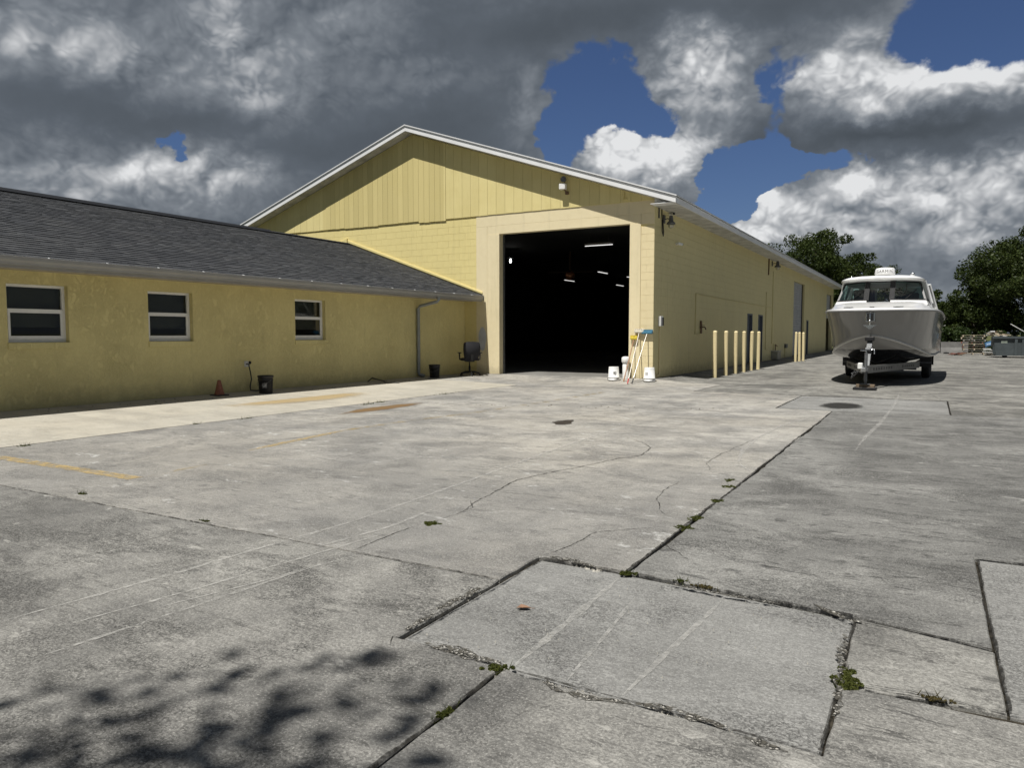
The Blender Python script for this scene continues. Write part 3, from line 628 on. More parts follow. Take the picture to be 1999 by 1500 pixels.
# ------------------------------------------------------------------ office wing
OO = (XW, YA, 0); XR, ZR = -17.1, 4.22; XG = XW+.74; YB = -9.0; ZT = 2.205
of = thing('office_wing', 'low mustard stucco office wing with dark shingle roof and grey gutter', 'building', OO)
def opart(mb, name, mat, parent=None, **kw): return mb.build(name, mat, parent or of, off=OO, **kw)
WIN = [(6.17, 7.11, 1.06, 2.0), (8.55, 9.49, 1.06, 1.985), (12.14, 13.10, 1.05, 1.985)]
ys = sorted({YB, YA-.012}|{v for o in WIN for v in o[:2]}); zs_ = sorted({-.02, 1.05, 1.06, 1.985, 2.0, 2.33})
m = MB()
cells(m, ys, [-.02, 1.06, 1.985, 2.33], [(o[0], o[1], 1.06, 1.985) for o in WIN], lambda m, a, b, c, d: m.box(XW-.2, XW, a, b, c, d))
opart(m, 'stucco_wall', M_stucco)
opart(MB().box(-21.6, -21.4, YB, YA-.3, 0, 2.3).box(-21.6, XW-.2, YB, YB+.2, 0, 2.3).prism([(-21.6, 2.31), (XW-.2, 2.31), (XR, ZR-.1)], YB, YB+.2, 'y'), 'outer_wall', M_stucco)
opart(MB().box(-21.4, XW-.2, YB+.2, YA-.3, -.05, -.003), 'floor', M_dark)
for i, (a, b, c, d) in enumerate(WIN):
    c, d = 1.06, 1.985
    wn = opart(MB().box(XW-.15, XW-.095, a, b, c, c+.045).box(XW-.15, XW-.095, a, b, d-.045, d).box(XW-.15, XW-.095, a, a+.05, c+.045, d-.045).box(XW-.15, XW-.095, b-.05, b, c+.045, d-.045), 'window', M_wplas, bevel=.003)
    mid = c+.50
    ls = MB().box(XW-.118, XW-.085, a+.05, b-.05, mid-.03, mid+.035).box(XW-.118, XW-.085, a+.05, b-.05, c+.046, c+.105).box(XW-.118, XW-.085, a+.05, a+.085, c+.106, mid-.031).box(XW-.118, XW-.085, b-.085, b-.05, c+.106, mid-.031)
    ls.build('sash', M_wplas, wn, off=OO, bevel=.002)
    MB().box(XW-.135, XW-.131, a+.05, b-.05, mid+.036, d-.046).build('pane', M_pane, wn, off=OO); MB().box(XW-.106, XW-.102, a+.086, b-.086, c+.106, mid-.031).build('pane', M_pane, wn, off=OO)
    MB().box(XW-.24, XW-.23, a-.05, b+.05-(.12 if i == 2 else 0), c+.24, d+.05).build('blind', M_blind, wn, off=OO)
    MB().box(XW-.09, XW+.022, a-.012, b+.025, c-.105, c-.002).build('sill', M_stucco, wn, off=OO, bevel=.006)
# roof deck + shingles
opart(MB().prism([(XG-.06, 2.315), (XR, ZR-.03), (-22.5, 2.315), (-22.5, 2.27), (XR, ZR-.075), (XG-.06, 2.27)], YB-.3, YA-.016, 'y'), 'roof_deck', M_black)
def m_shingle():
    m, n = newmat('asphalt_shingle'); a = n.node('Attribute', attribute_name='tone').outputs['Fac']; p = pos(n); gr = n.noise(p, 140, 2, .7); pat = n.noise(p, .6, 4, .6)
    c = n.ramp(a, [(0, (.042, .045, .050)), (.45, (.060, .063, .069)), (.8, (.078, .081, .087)), (1, (.098, .101, .106))])
    c = n.mix(n.math('MULTIPLY', n.ramp(gr, [(.35, 1.), (.6, 0.)]), .5), c, (.02, .021, .023)); c = n.mix(n.math('MULTIPLY', n.ramp(pat, [(.45, 0.), (.7, 1.)]), .25), c, (.10, .10, .098))
    finish(n, c, .95, 0, gr, .5, .004, .1); return m
M_shing = m_shingle()
ex = .143; ang = math.atan2(ZR-2.335, XG-XR); L = math.hypot(ZR-2.335, XG-XR); nc = int(L/ex); rr = random.Random(9); V = []; F = []; T = []
ux, uz = -math.cos(ang), math.sin(ang); nx, nz = math.sin(ang), math.cos(ang)
for side in (0,):
    for r in range(nc+1):
        y = YB-.3-rr.uniform(0, .3); s0 = r*ex; s1 = min(s0+ex+.03, L)
        while y < YA-.02:
            wl = rr.choice((.10, .14, .17, .22, .28)); e = min(y+wl, YA-.02); y0_ = max(y, YB-.3)
            if e > y0_+.01:
                tk = rr.choice((.006, .012, .013, .014)); dr_ = rr.uniform(-.004, .004); b0 = len(V)
                for (s, hh) in ((s0+dr_, tk+.004), (s1, .003)):
                    for yy in (y0_+.001, e-.001): V.append((XG-.05+ux*s+nx*hh, yy, 2.335+uz*s+nz*hh))
                s = s0+dr_
                for yy in (y0_+.001, e-.001): V.append((XG-.05+ux*s-nx*.004, yy, 2.335+uz*s-nz*.004))
                F += [(b0, b0+1, b0+3, b0+2), (b0+4, b0+5, b0+1, b0), (b0, b0+2, b0+4), (b0+1, b0+5, b0+3)]; tt = min(1, max(0, rr.gauss(.48, .22)+(.15 if tk > .01 else -.12))); T += [tt]*6
            y = e
me = bpy.data.meshes.new('shingles'); me.from_pydata([(x-OO[0], y-OO[1], z-OO[2]) for x, y, z in V], [], F); at = me.attributes.new('tone', 'FLOAT', 'POINT'); at.data.foreach_set('value', T); me.materials.append(M_shing)
o = bpy.data.objects.new('shingles', me); COL.objects.link(o); o.parent = of; stuff(o)
bs = MB().add([(XR, YB-.3, ZR), (-22.5, YB-.3, 2.33), (-22.5, YA-.02, 2.33), (XR, YA-.02, ZR)], [(0,1,2,3)]); opart(bs, 'rear_slope', M_shing)
opart(MB().prism([(XR+.17, ZR-.035), (XR+.02, ZR+.055), (XR-.02, ZR+.055), (XR-.17, ZR-.035), (XR, ZR+.0)], YB-.3, 15.7, 'y'), 'ridge_vent', M_black)
opart(MB().prism([(XR+.15, ZR-.02), (XR, ZR+.03), (XR-.15, ZR-.02), (XR, ZR)], 15.71, YA-.02, 'y'), 'ridge_cap', M_shing)
# raised render band where the roof meets the warehouse wall
fb = MB(); band = [(XR, ZR+.03), (XG-.1, 2.40), (XG-.1, 2.47), (XR, ZR+.12)]; fb.prism(band, YA-.05, YA-.021, 'y'); opart(fb, 'wall_flashing', M_block, bevel=.008)
fb = MB(); fb.prism([(XR-.001, ZR+.03), (XR-.001, ZR+.16), (XR-3.5, ZR-1.06), (XR-3.5, ZR-1.19)], YA-.085, YA-.021, 'y'); opart(fb, 'wall_flashing', M_block)
# gutter (open K profile), fascia, soffit
pr = [(XG-.12, 2.33), (XG-.12, 2.215), (XG-.035, 2.215), (XG-.028, 2.25), (XG-.005, 2.285), (XG, 2.325), (XG, 2.335), (XG-.008, 2.335), (XG-.012, 2.29), (XG-.04, 2.225), (XG-.112, 2.225), (XG-.112, 2.33)]
gut = opart(MB().prism(pr, YB-.3, YA-.10, 'y'), 'gutter', M_gutter)
opart(MB().box(XG-.119, XG-.001, YA-.10, YA-.094, 2.216, 2.332), 'gutter_end_cap', M_gutter)
MB().bar((XG-.004, YB-.3, 2.339), (XG-.004, YA-.1, 2.339), .012, .006).build('gutter_lip', M_white, gut, off=OO)
yy = 4.6
while yy < YA-.4: MB().tube([(XG-.11, yy, 2.345), (XG-.04, yy, 2.348), (XG+.004, yy, 2.338)], .006, 5).build('gutter_hanger', M_white, gut, off=OO); yy += .92
opart(MB().box(XG-.15, XG-.122, YB-.3, YA-.02, 2.17, 2.31), 'fascia_board', M_gutter)
opart(MB().box(XW+.001, XG-.151, YB, YA-.02, 2.19, 2.205), 'soffit', m_plain('beige_soffit', (.40, .35, .27), .8, 0, .15, 4))
# downspout
yd = 16.66; zb = gz(XW+.06, yd)
opart(MB().tube([(XG-.07, yd+.12, 2.23), (XG-.07, yd+.12, 2.14), (XG-.11, yd+.11, 2.09), (XW+.11, yd+.01, 1.97), (XW+.06, yd, 1.90), (XW+.06, yd, zb+.14), (XW+.08, yd+.01, zb+.07), (XW+.22, yd+.06, zb+.035)], .05, 4), 'downspout', M_down)
# ------------------------------------------------------------------ things fixed to the warehouse
def jelly_lamp(loc, label, s=1.0):
    t = thing('wall_lamp', label, 'lamp', loc)
    MB().tube([(0,0,.0), (.14*s,0,.02), (.26*s,0,-.02)], .016, 6).build('arm', M_galv, t)
    MB().lathe([(.05*s, .14*s), (.075*s, .05*s), (.085*s, -.06*s), (.14*s, -.10*s), (.15*s, -.15*s), (.13*s, -.15*s)], 14, (.26*s, 0, -.02)).build('hood', M_galv, t)
    MB().lathe([(.10*s, -.15*s), (.10*s, -.24*s), (.04*s, -.29*s), (.002, -.30*s)], 12, (.26*s, 0, -.02)).build('lens', m_glass('lamp_lens', (.8, .8, .8), .2), t)
    MB().box(-.0, .03, -.07, .07, -.10, .12).build('back_plate', M_galv, t); return t
jelly_lamp((XA+.006, 19.86, 4.32), 'grey wall lamp on the side wall nearest the front corner', .8); jelly_lamp((XA+.006, 35.7, 4.42), 'wall lamp above the pipe runs halfway along the side wall', .95)
def bullet_cam(loc, label, d, dark=True):
    t = thing('security_camera', label, 'camera', loc); d = Vector(d).normalized()
    MB().tube([(0,0,0), (.07,0,0)], .035, 10).build('mount', M_wplas, t); c = Vector((.10, 0, 0))
    MB().tube([c-d*.06, c+d*.12], .038, 12).build('body', M_wplas, t); MB().tube([c+d*.12, c+d*.135], .034, 12).build('lens_cap', M_black, t); return t
bullet_cam((XA+.006, 20.35, 4.53), 'dark lensed camera under the eave above the corner lamp', (.5, -.8, -.1)); bullet_cam((XA+.006, 21.0, 3.78), 'small bullet camera lower down beside the corner on side wall', (.4, .8, -.1))
def pipe(name, pts, r, mat, label, cat, grp=None):
    o = MB().tube(pts, r, 7).build(name, mat, None, off=pts[0]); o.location = pts[0]; return tag(o, label, cat, grp)
pipe('cable', [(XA+.02, 19.66, 4.58), (XA+.02, 19.70, 4.2), (XA+.05, 19.62, 3.98), (XA+.05, 19.72, 3.86), (XA+.03, 19.80, 4.0), (XA+.02, 19.76, 4.3)], .014, M_black, 'loose black cable loop hanging by the corner lamp', 'cable')
pipe('conduit', [(XA+.02, 19.42, 4.57), (XA+.02, 19.42, 4.3)], .025, M_galv, 'short conduit stub under the eave at the front corner', 'conduit')
eb = thing('switch_box', 'small white electrical box with black switch on side wall corner', 'box', (XA+.006, 19.6, 1.41))
MB().box(0, .08, -.11, .11, 0, .27).build('case', M_wplas, eb, bevel=.008); MB().box(.08, .10, .03, .10, .02, .24).build('switch', M_black, eb)
pipe('conduit', [(XA+.025, 19.6, 1.40), (XA+.025, 19.6, .16), (XA+.03, 19.56, .09), (XA+.03, 19.42, .07)], .016, M_crblk, 'thin painted conduit dropping from the white switch box', 'conduit')
pipe('water_pipe', [(XA+.022, 36.05, 2.42), (XA+.022, 23.12, 2.465), (XA+.022, 23.10, 1.20), (XA+.022, 23.62, 1.20), (XA+.022, 23.62, 1.36)], .014, M_side, 'long painted pipe running along the side wall down to the tap', 'pipe')
hb = thing('hose_tap', 'dark hose tap on bracket on the side wall before the bollards', 'tap', (XA+.01, 23.72, 1.20))
MB().box(0, .05, -.05, .05, .02, .42).build('bracket', M_rust, hb); MB().tube([(.04,0,.22), (.14,.04,.22), (.17,.05,.14)], .022, 7).build('spout', M_rust, hb); MB().lathe([(.05, 0), (.05, .015)], 10, (.10, .02, .27)).build('handle', M_rust, hb)
pipe('conduit', [(XA+.022, 36.0, 4.1), (XA+.022, 36.0, .75)], .022, M_side, 'tall painted conduit below the middle wall lamp', 'conduit'); pipe('conduit', [(XA+.022, 34.46, 3.07), (XA+.022, 34.45, .52), (XA+.022, 34.9, .50)], .016, M_side, 'thin vertical pipe between the second door and the lamp conduit', 'conduit')
pipe('cable', [(XA+.03, 34.85, 4.62), (XA+.03, 34.8, 3.85)], .03, M_rust, 'dark pipe stub beside the middle wall lamp', 'pipe')
ub = thing('utility_cabinet', 'low grey utility cabinet against side wall after second door', 'cabinet', (XA+.006, 36.35, 0))
MB().box(0, .30, -.42, .42, .03, .40).build('case', m_plain('weathered_grey_paint', (.34, .33, .28), .7, 0, .2, 8), ub, bevel=.01); MB().box(0, .34, -.46, .46, .40, .43).build('lid', M_soffit, ub); MB().tube([(.05,-.1,.43), (.05,-.1,.75)], .02, 6).build('riser', M_side, ub); MB().tube([(.05,.40,.43), (.05,.40,.72), (.12,.48,.62)], .02, 6).build('valve', M_rust, ub)
um = thing('outlet_box', 'small outlet box on a stub conduit near the roller door', 'box', (XA+.006, 39.7, 0))
MB().box(0, .10, -.22, .22, .50, .70).build('case', M_galv, um); MB().tube([(.03,-.15,.50), (.03,-.15,.01)], .018, 6).build('riser', M_side, um)
fl = thing('flood_light', 'white twin flood light on gable siding above the doorway', 'lamp', (-9.0, YA-.036, 5.10))
MB().box(-.04, .04, -.08, 0, 0, .08).build('bracket', M_rust, fl); MB().tube([(0,-.05,.05), (-.06,-.10,.13)], .018, 6).build('arm', M_rust, fl); MB().box(-.17, .02, -.22, -.08, .12, .28).build('housing', M_wplas, fl, bevel=.012)
MB().lathe([(.05, 0), (.085, -.10), (.07, -.105)], 14, (-.05, -.08, .40), axis='y').build('lamp_head', M_galv, fl); MB().tube([(-.05,-.10,.26), (-.05,-.08,.40)], .015, 6).build('stem', M_rust, fl)
br = thing('wall_bracket', 'small yellow painted bracket on siding near the right eave', 'bracket', (-7.25, YA-.036, 4.80)); MB().box(-.09, -.065, -.05, 0, .0, .20).build('upright', M_board, br); MB().box(-.065, .02, -.03, 0, .0, .03).build('foot', M_board, br)
# pale patch of primer on the wall behind the chair
pt = MB(); c0 = (-11.83, 1.05); pp = [(c0[0]+.13*math.cos(a_)*(1+.1*math.sin(3*a_)), c0[1]+.36*math.sin(a_)) for a_ in [2*math.pi*k/24 for k in range(24)]]; pt.prism(pp, YA-.0165, YA-.0145, 'y'); wpart(pt, 'paint_patch', m_plain('pale_grey_primer', (.52, .53, .56), .8))

# ------------------------------------------------------------------ small things in the yard
def office_chair(loc, rz):
    t = thing('office_chair', 'black swivel office chair with mesh back in the shaded corner', 'chair', loc, rz)
    for k in range(5):
        a_ = 2*math.pi*k/5+.3; cx, sy = math.cos(a_), math.sin(a_)
        lg = MB().tube([(0,0,.12), (cx*.16, sy*.16, .11), (cx*.29, sy*.29, .075)], [.03, .026, .02], 8).build('base_leg', M_black, t)
        MB().lathe([(.012, -.022), (.029, -.018), (.029, .018), (.012, .022)], 10, (cx*.30, sy*.30, .030), axis='x').build('caster', M_black, lg)
    MB().tube([(0,0,.10), (0,0,.28), (0,0,.281), (0,0,.42)], [.032, .032, .02, .02], 10).build('gas_column', M_black, t)
    MB().box(-.12, .12, -.14, .12, .41, .45).build('tilt_plate', M_black, t)
    rows = []
    for i in range(9):
        v = i/8; y = -.25+.5*v; rows.append([(x*(1-.12*abs(2*v-1)**3), y, .50+.035*(1-abs(x/.26)**4)*(1-abs(2*v-1)**4)-(.03 if v < .1 else 0)) for x in np.linspace(-.26, .26, 9)])
    st = MB().grid(rows); st.grid([[(x, y, .45) for x, y, z in r] for r in rows]); n_ = 9
    ring = rows[0]+[r[-1] for r in rows[1:]]+rows[-1][-2::-1]+[r[0] for r in rows[-2:0:-1]]; k = len(ring); st.add(list(ring)+[(a, b, .45) for a, b, c in ring], [(i, (i+1)%k, k+(i+1)%k, k+i) for i in range(k)], True); st.build('seat', M_fabric, t)
    bk = MB(); prof = []
    for i in range(11):
        v = i/10; z = .50+.48*v; hw = .20+.05*math.sin(v*math.pi*.8)-.02*(v > .9); y = .25+.05*math.sin(v*3.0)+.06*v
        prof.append([(hw*u_, y-.06*u_*u_+dy, z+(.02*(1-u_*u_) if i == 10 else 0)) for dy, us in ((0, np.linspace(-1, 1, 9)), (.035, np.linspace(1, -1, 9))) for u_ in us])
    for p_ in prof: p_.append(p_[0])
    bk.grid(prof); bk.add(prof[-1][:-1], [tuple(range(18))]); bk.add(prof[0][:-1], [tuple(range(18))]); bk.build('backrest', M_fabric, t)
    MB().bar((0,.10,.44), (0,.30,.47), .07, .02).bar((0,.31,.46), (0,.33,.66), .07, .02, (0,1,0)).build('back_support', M_black, t)
    for s_ in (-1, 1):
        ar = MB().tube([(s_*.22,.02,.46), (s_*.30,.03,.48), (s_*.31,.03,.66)], .022, 8).build('armrest', M_black, t); MB().box(s_*.31-.04, s_*.31+.04, -.10, .15, .66, .69).build('arm_pad', M_black, ar, bevel=.012)
    return t
cl = gp(917,732.5); cl = (-11.74, 18.25, gz(-11.74, 18.25)); office_chair(cl, R(226))
def bucket(loc, mat, label, inv=False, labelm=None, handle=True, lab_ang=-1.2, rz=0):
    t = thing('bucket', label, 'bucket', loc, rz)
    pf = [(.128, 0), (.132, .01), (.145, .27), (.158, .272), (.158, .29), (.147, .292), (.149, .325), (.160, .328), (.160, .365), (.150, .368), (.140, .36), (.126, .02), (.001, .015)]
    if inv: pf = [(r_, .368-z) for r_, z in pf[:10]]+[(.14, .005)]
    MB().lathe(pf if not inv else [(.001, .362)]+pf, 26).build('shell', mat, t)
    if labelm:
        pts = []
        for zz in (.12, .24):
            zq = .368-zz if inv else zz; pts.append([((.1415+.0002)*math.cos(a_), (.1415)*math.sin(a_), zq) for a_ in np.linspace(lab_ang-.32, lab_ang+.32, 7)])
        f = MB().grid(pts); f.build('label', labelm, t)
    if handle:
        z0 = .368-.282 if inv else .282; hd = [(.165*math.cos(a_), .165*math.sin(a_)-.0, z0-.075*math.sin(a_+math.pi if False else -a_) if inv else z0-.12*abs(math.sin(a_))) for a_ in np.linspace(-math.pi, 0, 13)]
        MB().tube([(x, y, max(.006, z)) for x, y, z in hd], .004, 5).build('bail', M_black if inv else M_galv, t)
    return t
def m_label(name, a_, b_, sc):
    m, n = newmat(name); v = n.node('TexVoronoi', {'Scale': sc}); n.l.new(pos(n), v.inputs[0]); finish(n, n.mix(n.ramp(v.outputs['Distance'], [(.3, 0.), (.45, 1.)], 'CONSTANT'), a_, b_), .5); return m
M_lab1 = m_label('grey_print', (.16, .16, .16), (.55, .55, .54), 40); M_lab2 = m_label('pale_print', (.10, .10, .10), (.30, .30, .30), 40)
q = gp(519,768); bucket((q[0], q[1], q[2]), M_black, 'black bucket with grey printed label beside the black hose', False, M_lab2, True, -.9); q = (-11.95, 16.78, gz(-11.95, 16.78)); bucket(q, M_black, 'plain black bucket between the downspout and the chair')
q = gp(1197.5,744); q[1] = 18.55; q = (-7.36, 18.55, gz(-7.36, 18.55)); bucket(q, M_wplas, 'upturned white bucket standing in front of the open doorway', True, M_lab1, True, -1.0); q = (-6.38, 18.58, gz(-6.38, 18.58)); bucket(q, M_wplas, 'upturned white bucket at the foot of the wall corner', True, m_label('faint_print', (.45, .45, .45), (.66, .66, .65), 60), True, -1.75)
pp = thing('white_pump_tube', 'tall white plastic cylinder standing at the right door jamb', 'tube', (-7.18, 18.96, gz(-7.18, 18.96)))
MB().lathe([(.085, 0), (.085, .42), (.075, .43)], 16).build('body', M_wplas, pp); MB().lathe([(.095, .43), (.11, .45), (.11, .57), (.07, .60), (.001, .605)], 16).build('cap', M_wplas, pp); MB().lathe([(.03, 0), (.035, .06)], 10, (.07, -.09, .36), axis='y').build('port', M_soffit, pp)
def brush(foot, headx, headz, col, pole, grip, label, hw=.15):
    f = Vector((foot[0], foot[1], gz(foot[0], foot[1])+.012)); h = Vector((headx, YA-.075, headz)); t = thing('deck_brush', label, 'brush', f); d = h-f
    MB().tube([(0,0,0), d], .0135, 8).build('pole', pole, t); MB().tube([(0,0,0), d.normalized()*.17], .017, 8).build('grip', grip, t)
    hd = MB(); c = d+d.normalized()*.02; hd.box(c.x-hw, c.x+hw, c.y-.05, c.y+.045, c.z-.03, c.z+.035); hd.build('head', m_plain('brush_block_'+label[:5], tuple(x*.75 for x in col), .5), t, bevel=.014)
    b = MB(); rr = random.Random(int(headx*100))
    for i in range(16):
        for j in range(5):
            x = c.x-hw+.012+(2*hw-.024)*i/15; y = c.y-.04+.075*j/4; b.add([(x-.009, y, c.z+.03), (x+.009, y, c.z+.03), (x+.011+rr.uniform(-.01,.01), y+rr.uniform(-.012,.012), c.z+.085), (x-.011+rr.uniform(-.01,.01), y+rr.uniform(-.012,.012), c.z+.085)], [(0,1,2,3)])
    stuff(b.build('bristles', m_plain('bristle_'+label[:5], col, .6, 0, .1, 30), t, fix=False)); return t
M_alpole = m_plain('anodised_pole', (.62, .58, .52), .3, .7); M_redg = m_plain('red_grip', (.45, .03, .03), .5); M_brown = m_plain('varnished_wood_pole', (.34, .17, .08), .5)
def ft(px, py):
    q = gp(px, py); return (q[0], q[1])
brush(ft(1217.5,745.5), -6.985, 1.06, (.80, .62, .06), M_brown, M_brown, 'yellow headed brush on brown pole leaning on door jamb', .10); brush(ft(1225,750.3), -6.84, 1.24, (.80, .74, .60), M_alpole, M_redg, 'cream headed brush with red grip in the middle', .13); brush(ft(1233.5,750), -6.62, 1.215, (.06, .22, .34), M_alpole, M_black, 'blue headed brush with black grip nearest the corner', .15)
cn = thing('traffic_cone', 'small faded orange traffic cone on the walkway by stucco wall', 'cone', tuple(gp(428.5,772.5)))
MB().box(-.13, .13, -.13, .13, 0, .022).build('base', M_black, cn, bevel=.006); MB().lathe([(.098, .022), (.085, .06), (.032, .295), (.022, .305), (.001, .306)], 18).build('body', M_orange, cn)
hs = thing('wall_tap', 'rusty wall tap on stucco wall feeding the black hose', 'tap', (XW+.002, 10.74, .57)); MB().box(0, .012, -.05, .05, -.06, .06).build('plate', M_soffit, hs); MB().tube([(0,0,0), (.08,0,0), (.09,0,-.05)], .016, 7).build('spout', M_galv, hs); MB().lathe([(.035, 0), (.035, .014)], 10, (.085, .02, .03), axis='y').build('handle', M_black, hs)
yh = 10.74; o = pipe('garden_hose', [(XW+.09, yh, .52), (XW+.08, yh+.04, .40), (XW+.06, yh+.08, .25), (XW+.06, yh+.04, .10), (XW+.10, yh+.02, .02), (XW+.16, yh+.12, gz(XW+.2,yh)+.014), (XW+.24, yh+.30, gz(XW+.24,yh)+.014)], .013, M_black, 'black garden hose hanging from the wall tap to the bucket', 'hose')
q = gp(720,747); sc = thing('plastic_scrap', 'black bent plastic scrap lying on the shaded walkway', 'scrap', tuple(q), R(35)); MB().grid([[(-.02,-.07,.004), (.08,-.06,.09), (.22,-.05,.06), (.40,-.05,.006)], [(-.04,.0,.03), (.08,.0,.13), (.22,.0,.09), (.42,.01,.03)], [(-.02,.07,.004), (.08,.06,.09), (.22,.06,.06), (.40,.06,.006)]]).build('shell', M_black, sc); MB().grid([[(.38,-.14,.003), (.75,-.13,.005)], [(.38,.14,.003), (.75,.16,.005)]]).build('flap', m_plain('flat_grey_sheet', (.16, .16, .155), .7), sc)
# bollards
M_boll = m_plain('bollard_yellow_paint', (.62, .47, .20), .6, 0, .18, 10, .3)
def m_boll():
    m, n = newmat('chipped_bollard_paint'); p = pos(n); f = n.noise(p, 9, 5, .7); c = n.mix(f, (.66, .55, .30), (.80, .69, .42)); ch = n.ramp(n.noise(p, 16, 4, .7), [(.66, 0.), (.70, 1.)]); finish(n, n.mix(ch, c, (.10, .06, .03)), .6, 0, f, .3, .006); return m
M_boll = m_boll(); lab = ['nearest to the camera in the long row of six', 'second in the long row of six', 'third in the long row of six', 'fourth in the long row of six', 'fifth in the long row, before the second door', 'last in the long row of six', 'first of the far group of three', 'middle of the far group of three', 'last of the far group of three']
b0 = None
for i, yb in enumerate([21.72, 23.08, 24.32, 25.50, 26.72, 27.62, 36.3, 37.1, 37.9]):
    xb = -5.47+[0,-.01,.0,.01,.0,.06,.02,.08,.14][i]; t = thing('bollard', 'yellow steel bollard, '+lab[i], 'bollard', (xb, yb, gz(xb, yb)-.01), 0, 'yellow bollards along the side wall')
    sft = MB().lathe([(.061, 0), (.061, 1.345)], 18).build('post', M_boll, t) if i == 0 else inst('post', b0[0], t); cp = MB().lathe([(.061, 1.3451), (.052, 1.368), (.026, 1.382), (.001, 1.385)], 18).build('cap', M_boll, t) if i == 0 else inst('cap', b0[1], t)
    t.rotation_euler = (R(random.uniform(-.8, .8)), R(random.uniform(-.8, 1.2)), i*1.1)
    if i == 0: b0 = (sft.data, cp.data)
# ------------------------------------------------------------------ boat on trailer
BO = (-1.285, 19.62, YARD); BR = R(-1.7)
bt = thing('motor_boat', 'grey hulled motor boat with white cabin top parked on a trailer', 'boat', BO, BR)
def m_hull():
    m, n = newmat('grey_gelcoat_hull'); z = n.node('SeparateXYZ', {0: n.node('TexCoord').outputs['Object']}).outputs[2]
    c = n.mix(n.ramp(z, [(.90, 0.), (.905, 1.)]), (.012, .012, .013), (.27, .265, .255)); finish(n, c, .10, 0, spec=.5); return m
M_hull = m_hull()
ts = np.linspace(0, 1, 40)**1.6; LB = 9.3
def tab(s, S_, V_): return np.interp(s, S_, V_)
def smooth(a): 
    for _ in range(2): a[1:-1] = .25*a[:-2]+.5*a[1:-1]+.25*a[2:]
    return a
s = ts*LB
sh_x = smooth(tab(s, [0,.05,.15,.35,.7,1.2,2,3,4.5,7,9.3], [0,.22,.40,.63,.87,1.08,1.28,1.38,1.41,1.41,1.36])); sh_z = smooth(tab(s, [0,1,2,4,7,9.3], [1.85,1.87,1.885,1.88,1.82,1.78])); sh_s = s
sh_x[0] = 0
ch_x = smooth(tab(s, [0,.1,.35,.7,1.2,2,3,5,9.3], [0,.15,.40,.62,.85,1.07,1.18,1.24,1.25])); ch_z = smooth(tab(s, [0,.35,.7,1.2,2,3,5,9.3], [1.22,1.13,1.04,.93,.79,.70,.66,.65])); ch_s = s*(1-.0)+.30*np.exp(-s/1.2); ch_x[0] = 0
ke_z = smooth(tab(s, [0,.3,.7,1.2,2,3.2,5,9.3], [1.20,.98,.78,.62,.47,.40,.37,.37])); ke_s = s+.32*np.exp(-s/1.2)
def lerp(a, b, t): return a+(b-a)*t
hl = MB()
for sg in (1, -1):
    rows = []
    for i in range(40):
        K_ = np.array([0, ke_s[i], ke_z[i]]); Cc = np.array([sg*ch_x[i], ch_s[i], ch_z[i]]); Sh = np.array([sg*sh_x[i], sh_s[i], sh_z[i]])
        r_ = [K_, lerp(K_, Cc, .5)+np.array([0, 0, -.01]), Cc]
        for t_ in (.15, .3, .45, .6, .75, .9, 1.0):
            q = lerp(Cc, Sh, t_); bow = max(0, 1-s[i]/4.5); q = q+np.array([-sg*.07*bow*math.sin(math.pi*t_)*min(1, s[i]/.4), 0, 0]); r_.append(q)
        rows.append(r_)
    hl.grid(rows, True)
    if sg == 1: st_r = rows[-1]
    else: st_l = rows[-1]
tr = [tuple(q) for q in st_r]+[tuple(q) for q in st_l[::-1]][:-1]; hl.add(tr, [tuple(range(len(tr)))])
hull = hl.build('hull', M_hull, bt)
# chine stripe, rub rail
for sg in (1, -1):
    MB().tube([(sg*(ch_x[i]+.004), ch_s[i]-.006, ch_z[i]+.035) for i in range(0, 40)], .030, 6).build('spray_rail', m_plain('pale_grey_gelcoat', (.55, .54, .51), .3), hull)
    MB().tube([(sg*(sh_x[i]+.006), sh_s[i]-.010, sh_z[i]-.008) for i in range(40)], .026, 6).build('rub_rail', M_chrome if False else m_plain('grey_rub_rail', (.22, .22, .22), .4), hull)
# deck
dk = MB()
for sg in (1, -1):
    rows = []
    for i in range(40):
        k = min(1, s[i]/1.9); zt = sh_z[i]+.05+.19*k*k*(3-2*k); x, y = sh_x[i], sh_s[i]
        rows.append([(sg*x, y, sh_z[i]+.006), (sg*x*.975, y+.02*(1-k), sh_z[i]+.05), (sg*x*.90, y+.05*(1-k), sh_z[i]+.065), (sg*x*.82, y+.07*(1-k), zt-.05), (sg*x*.6, y+.08*(1-k), zt-.012), (0, y+.08*(1-k), zt)])
    dk.grid([r_ for r_, q in zip(rows, s) if q < 2.55], True); dk.grid([r_[:4] for r_, q in zip(rows, s) if 2.35 < q], True)
deck = dk.build('deck', M_gelcoat, bt)
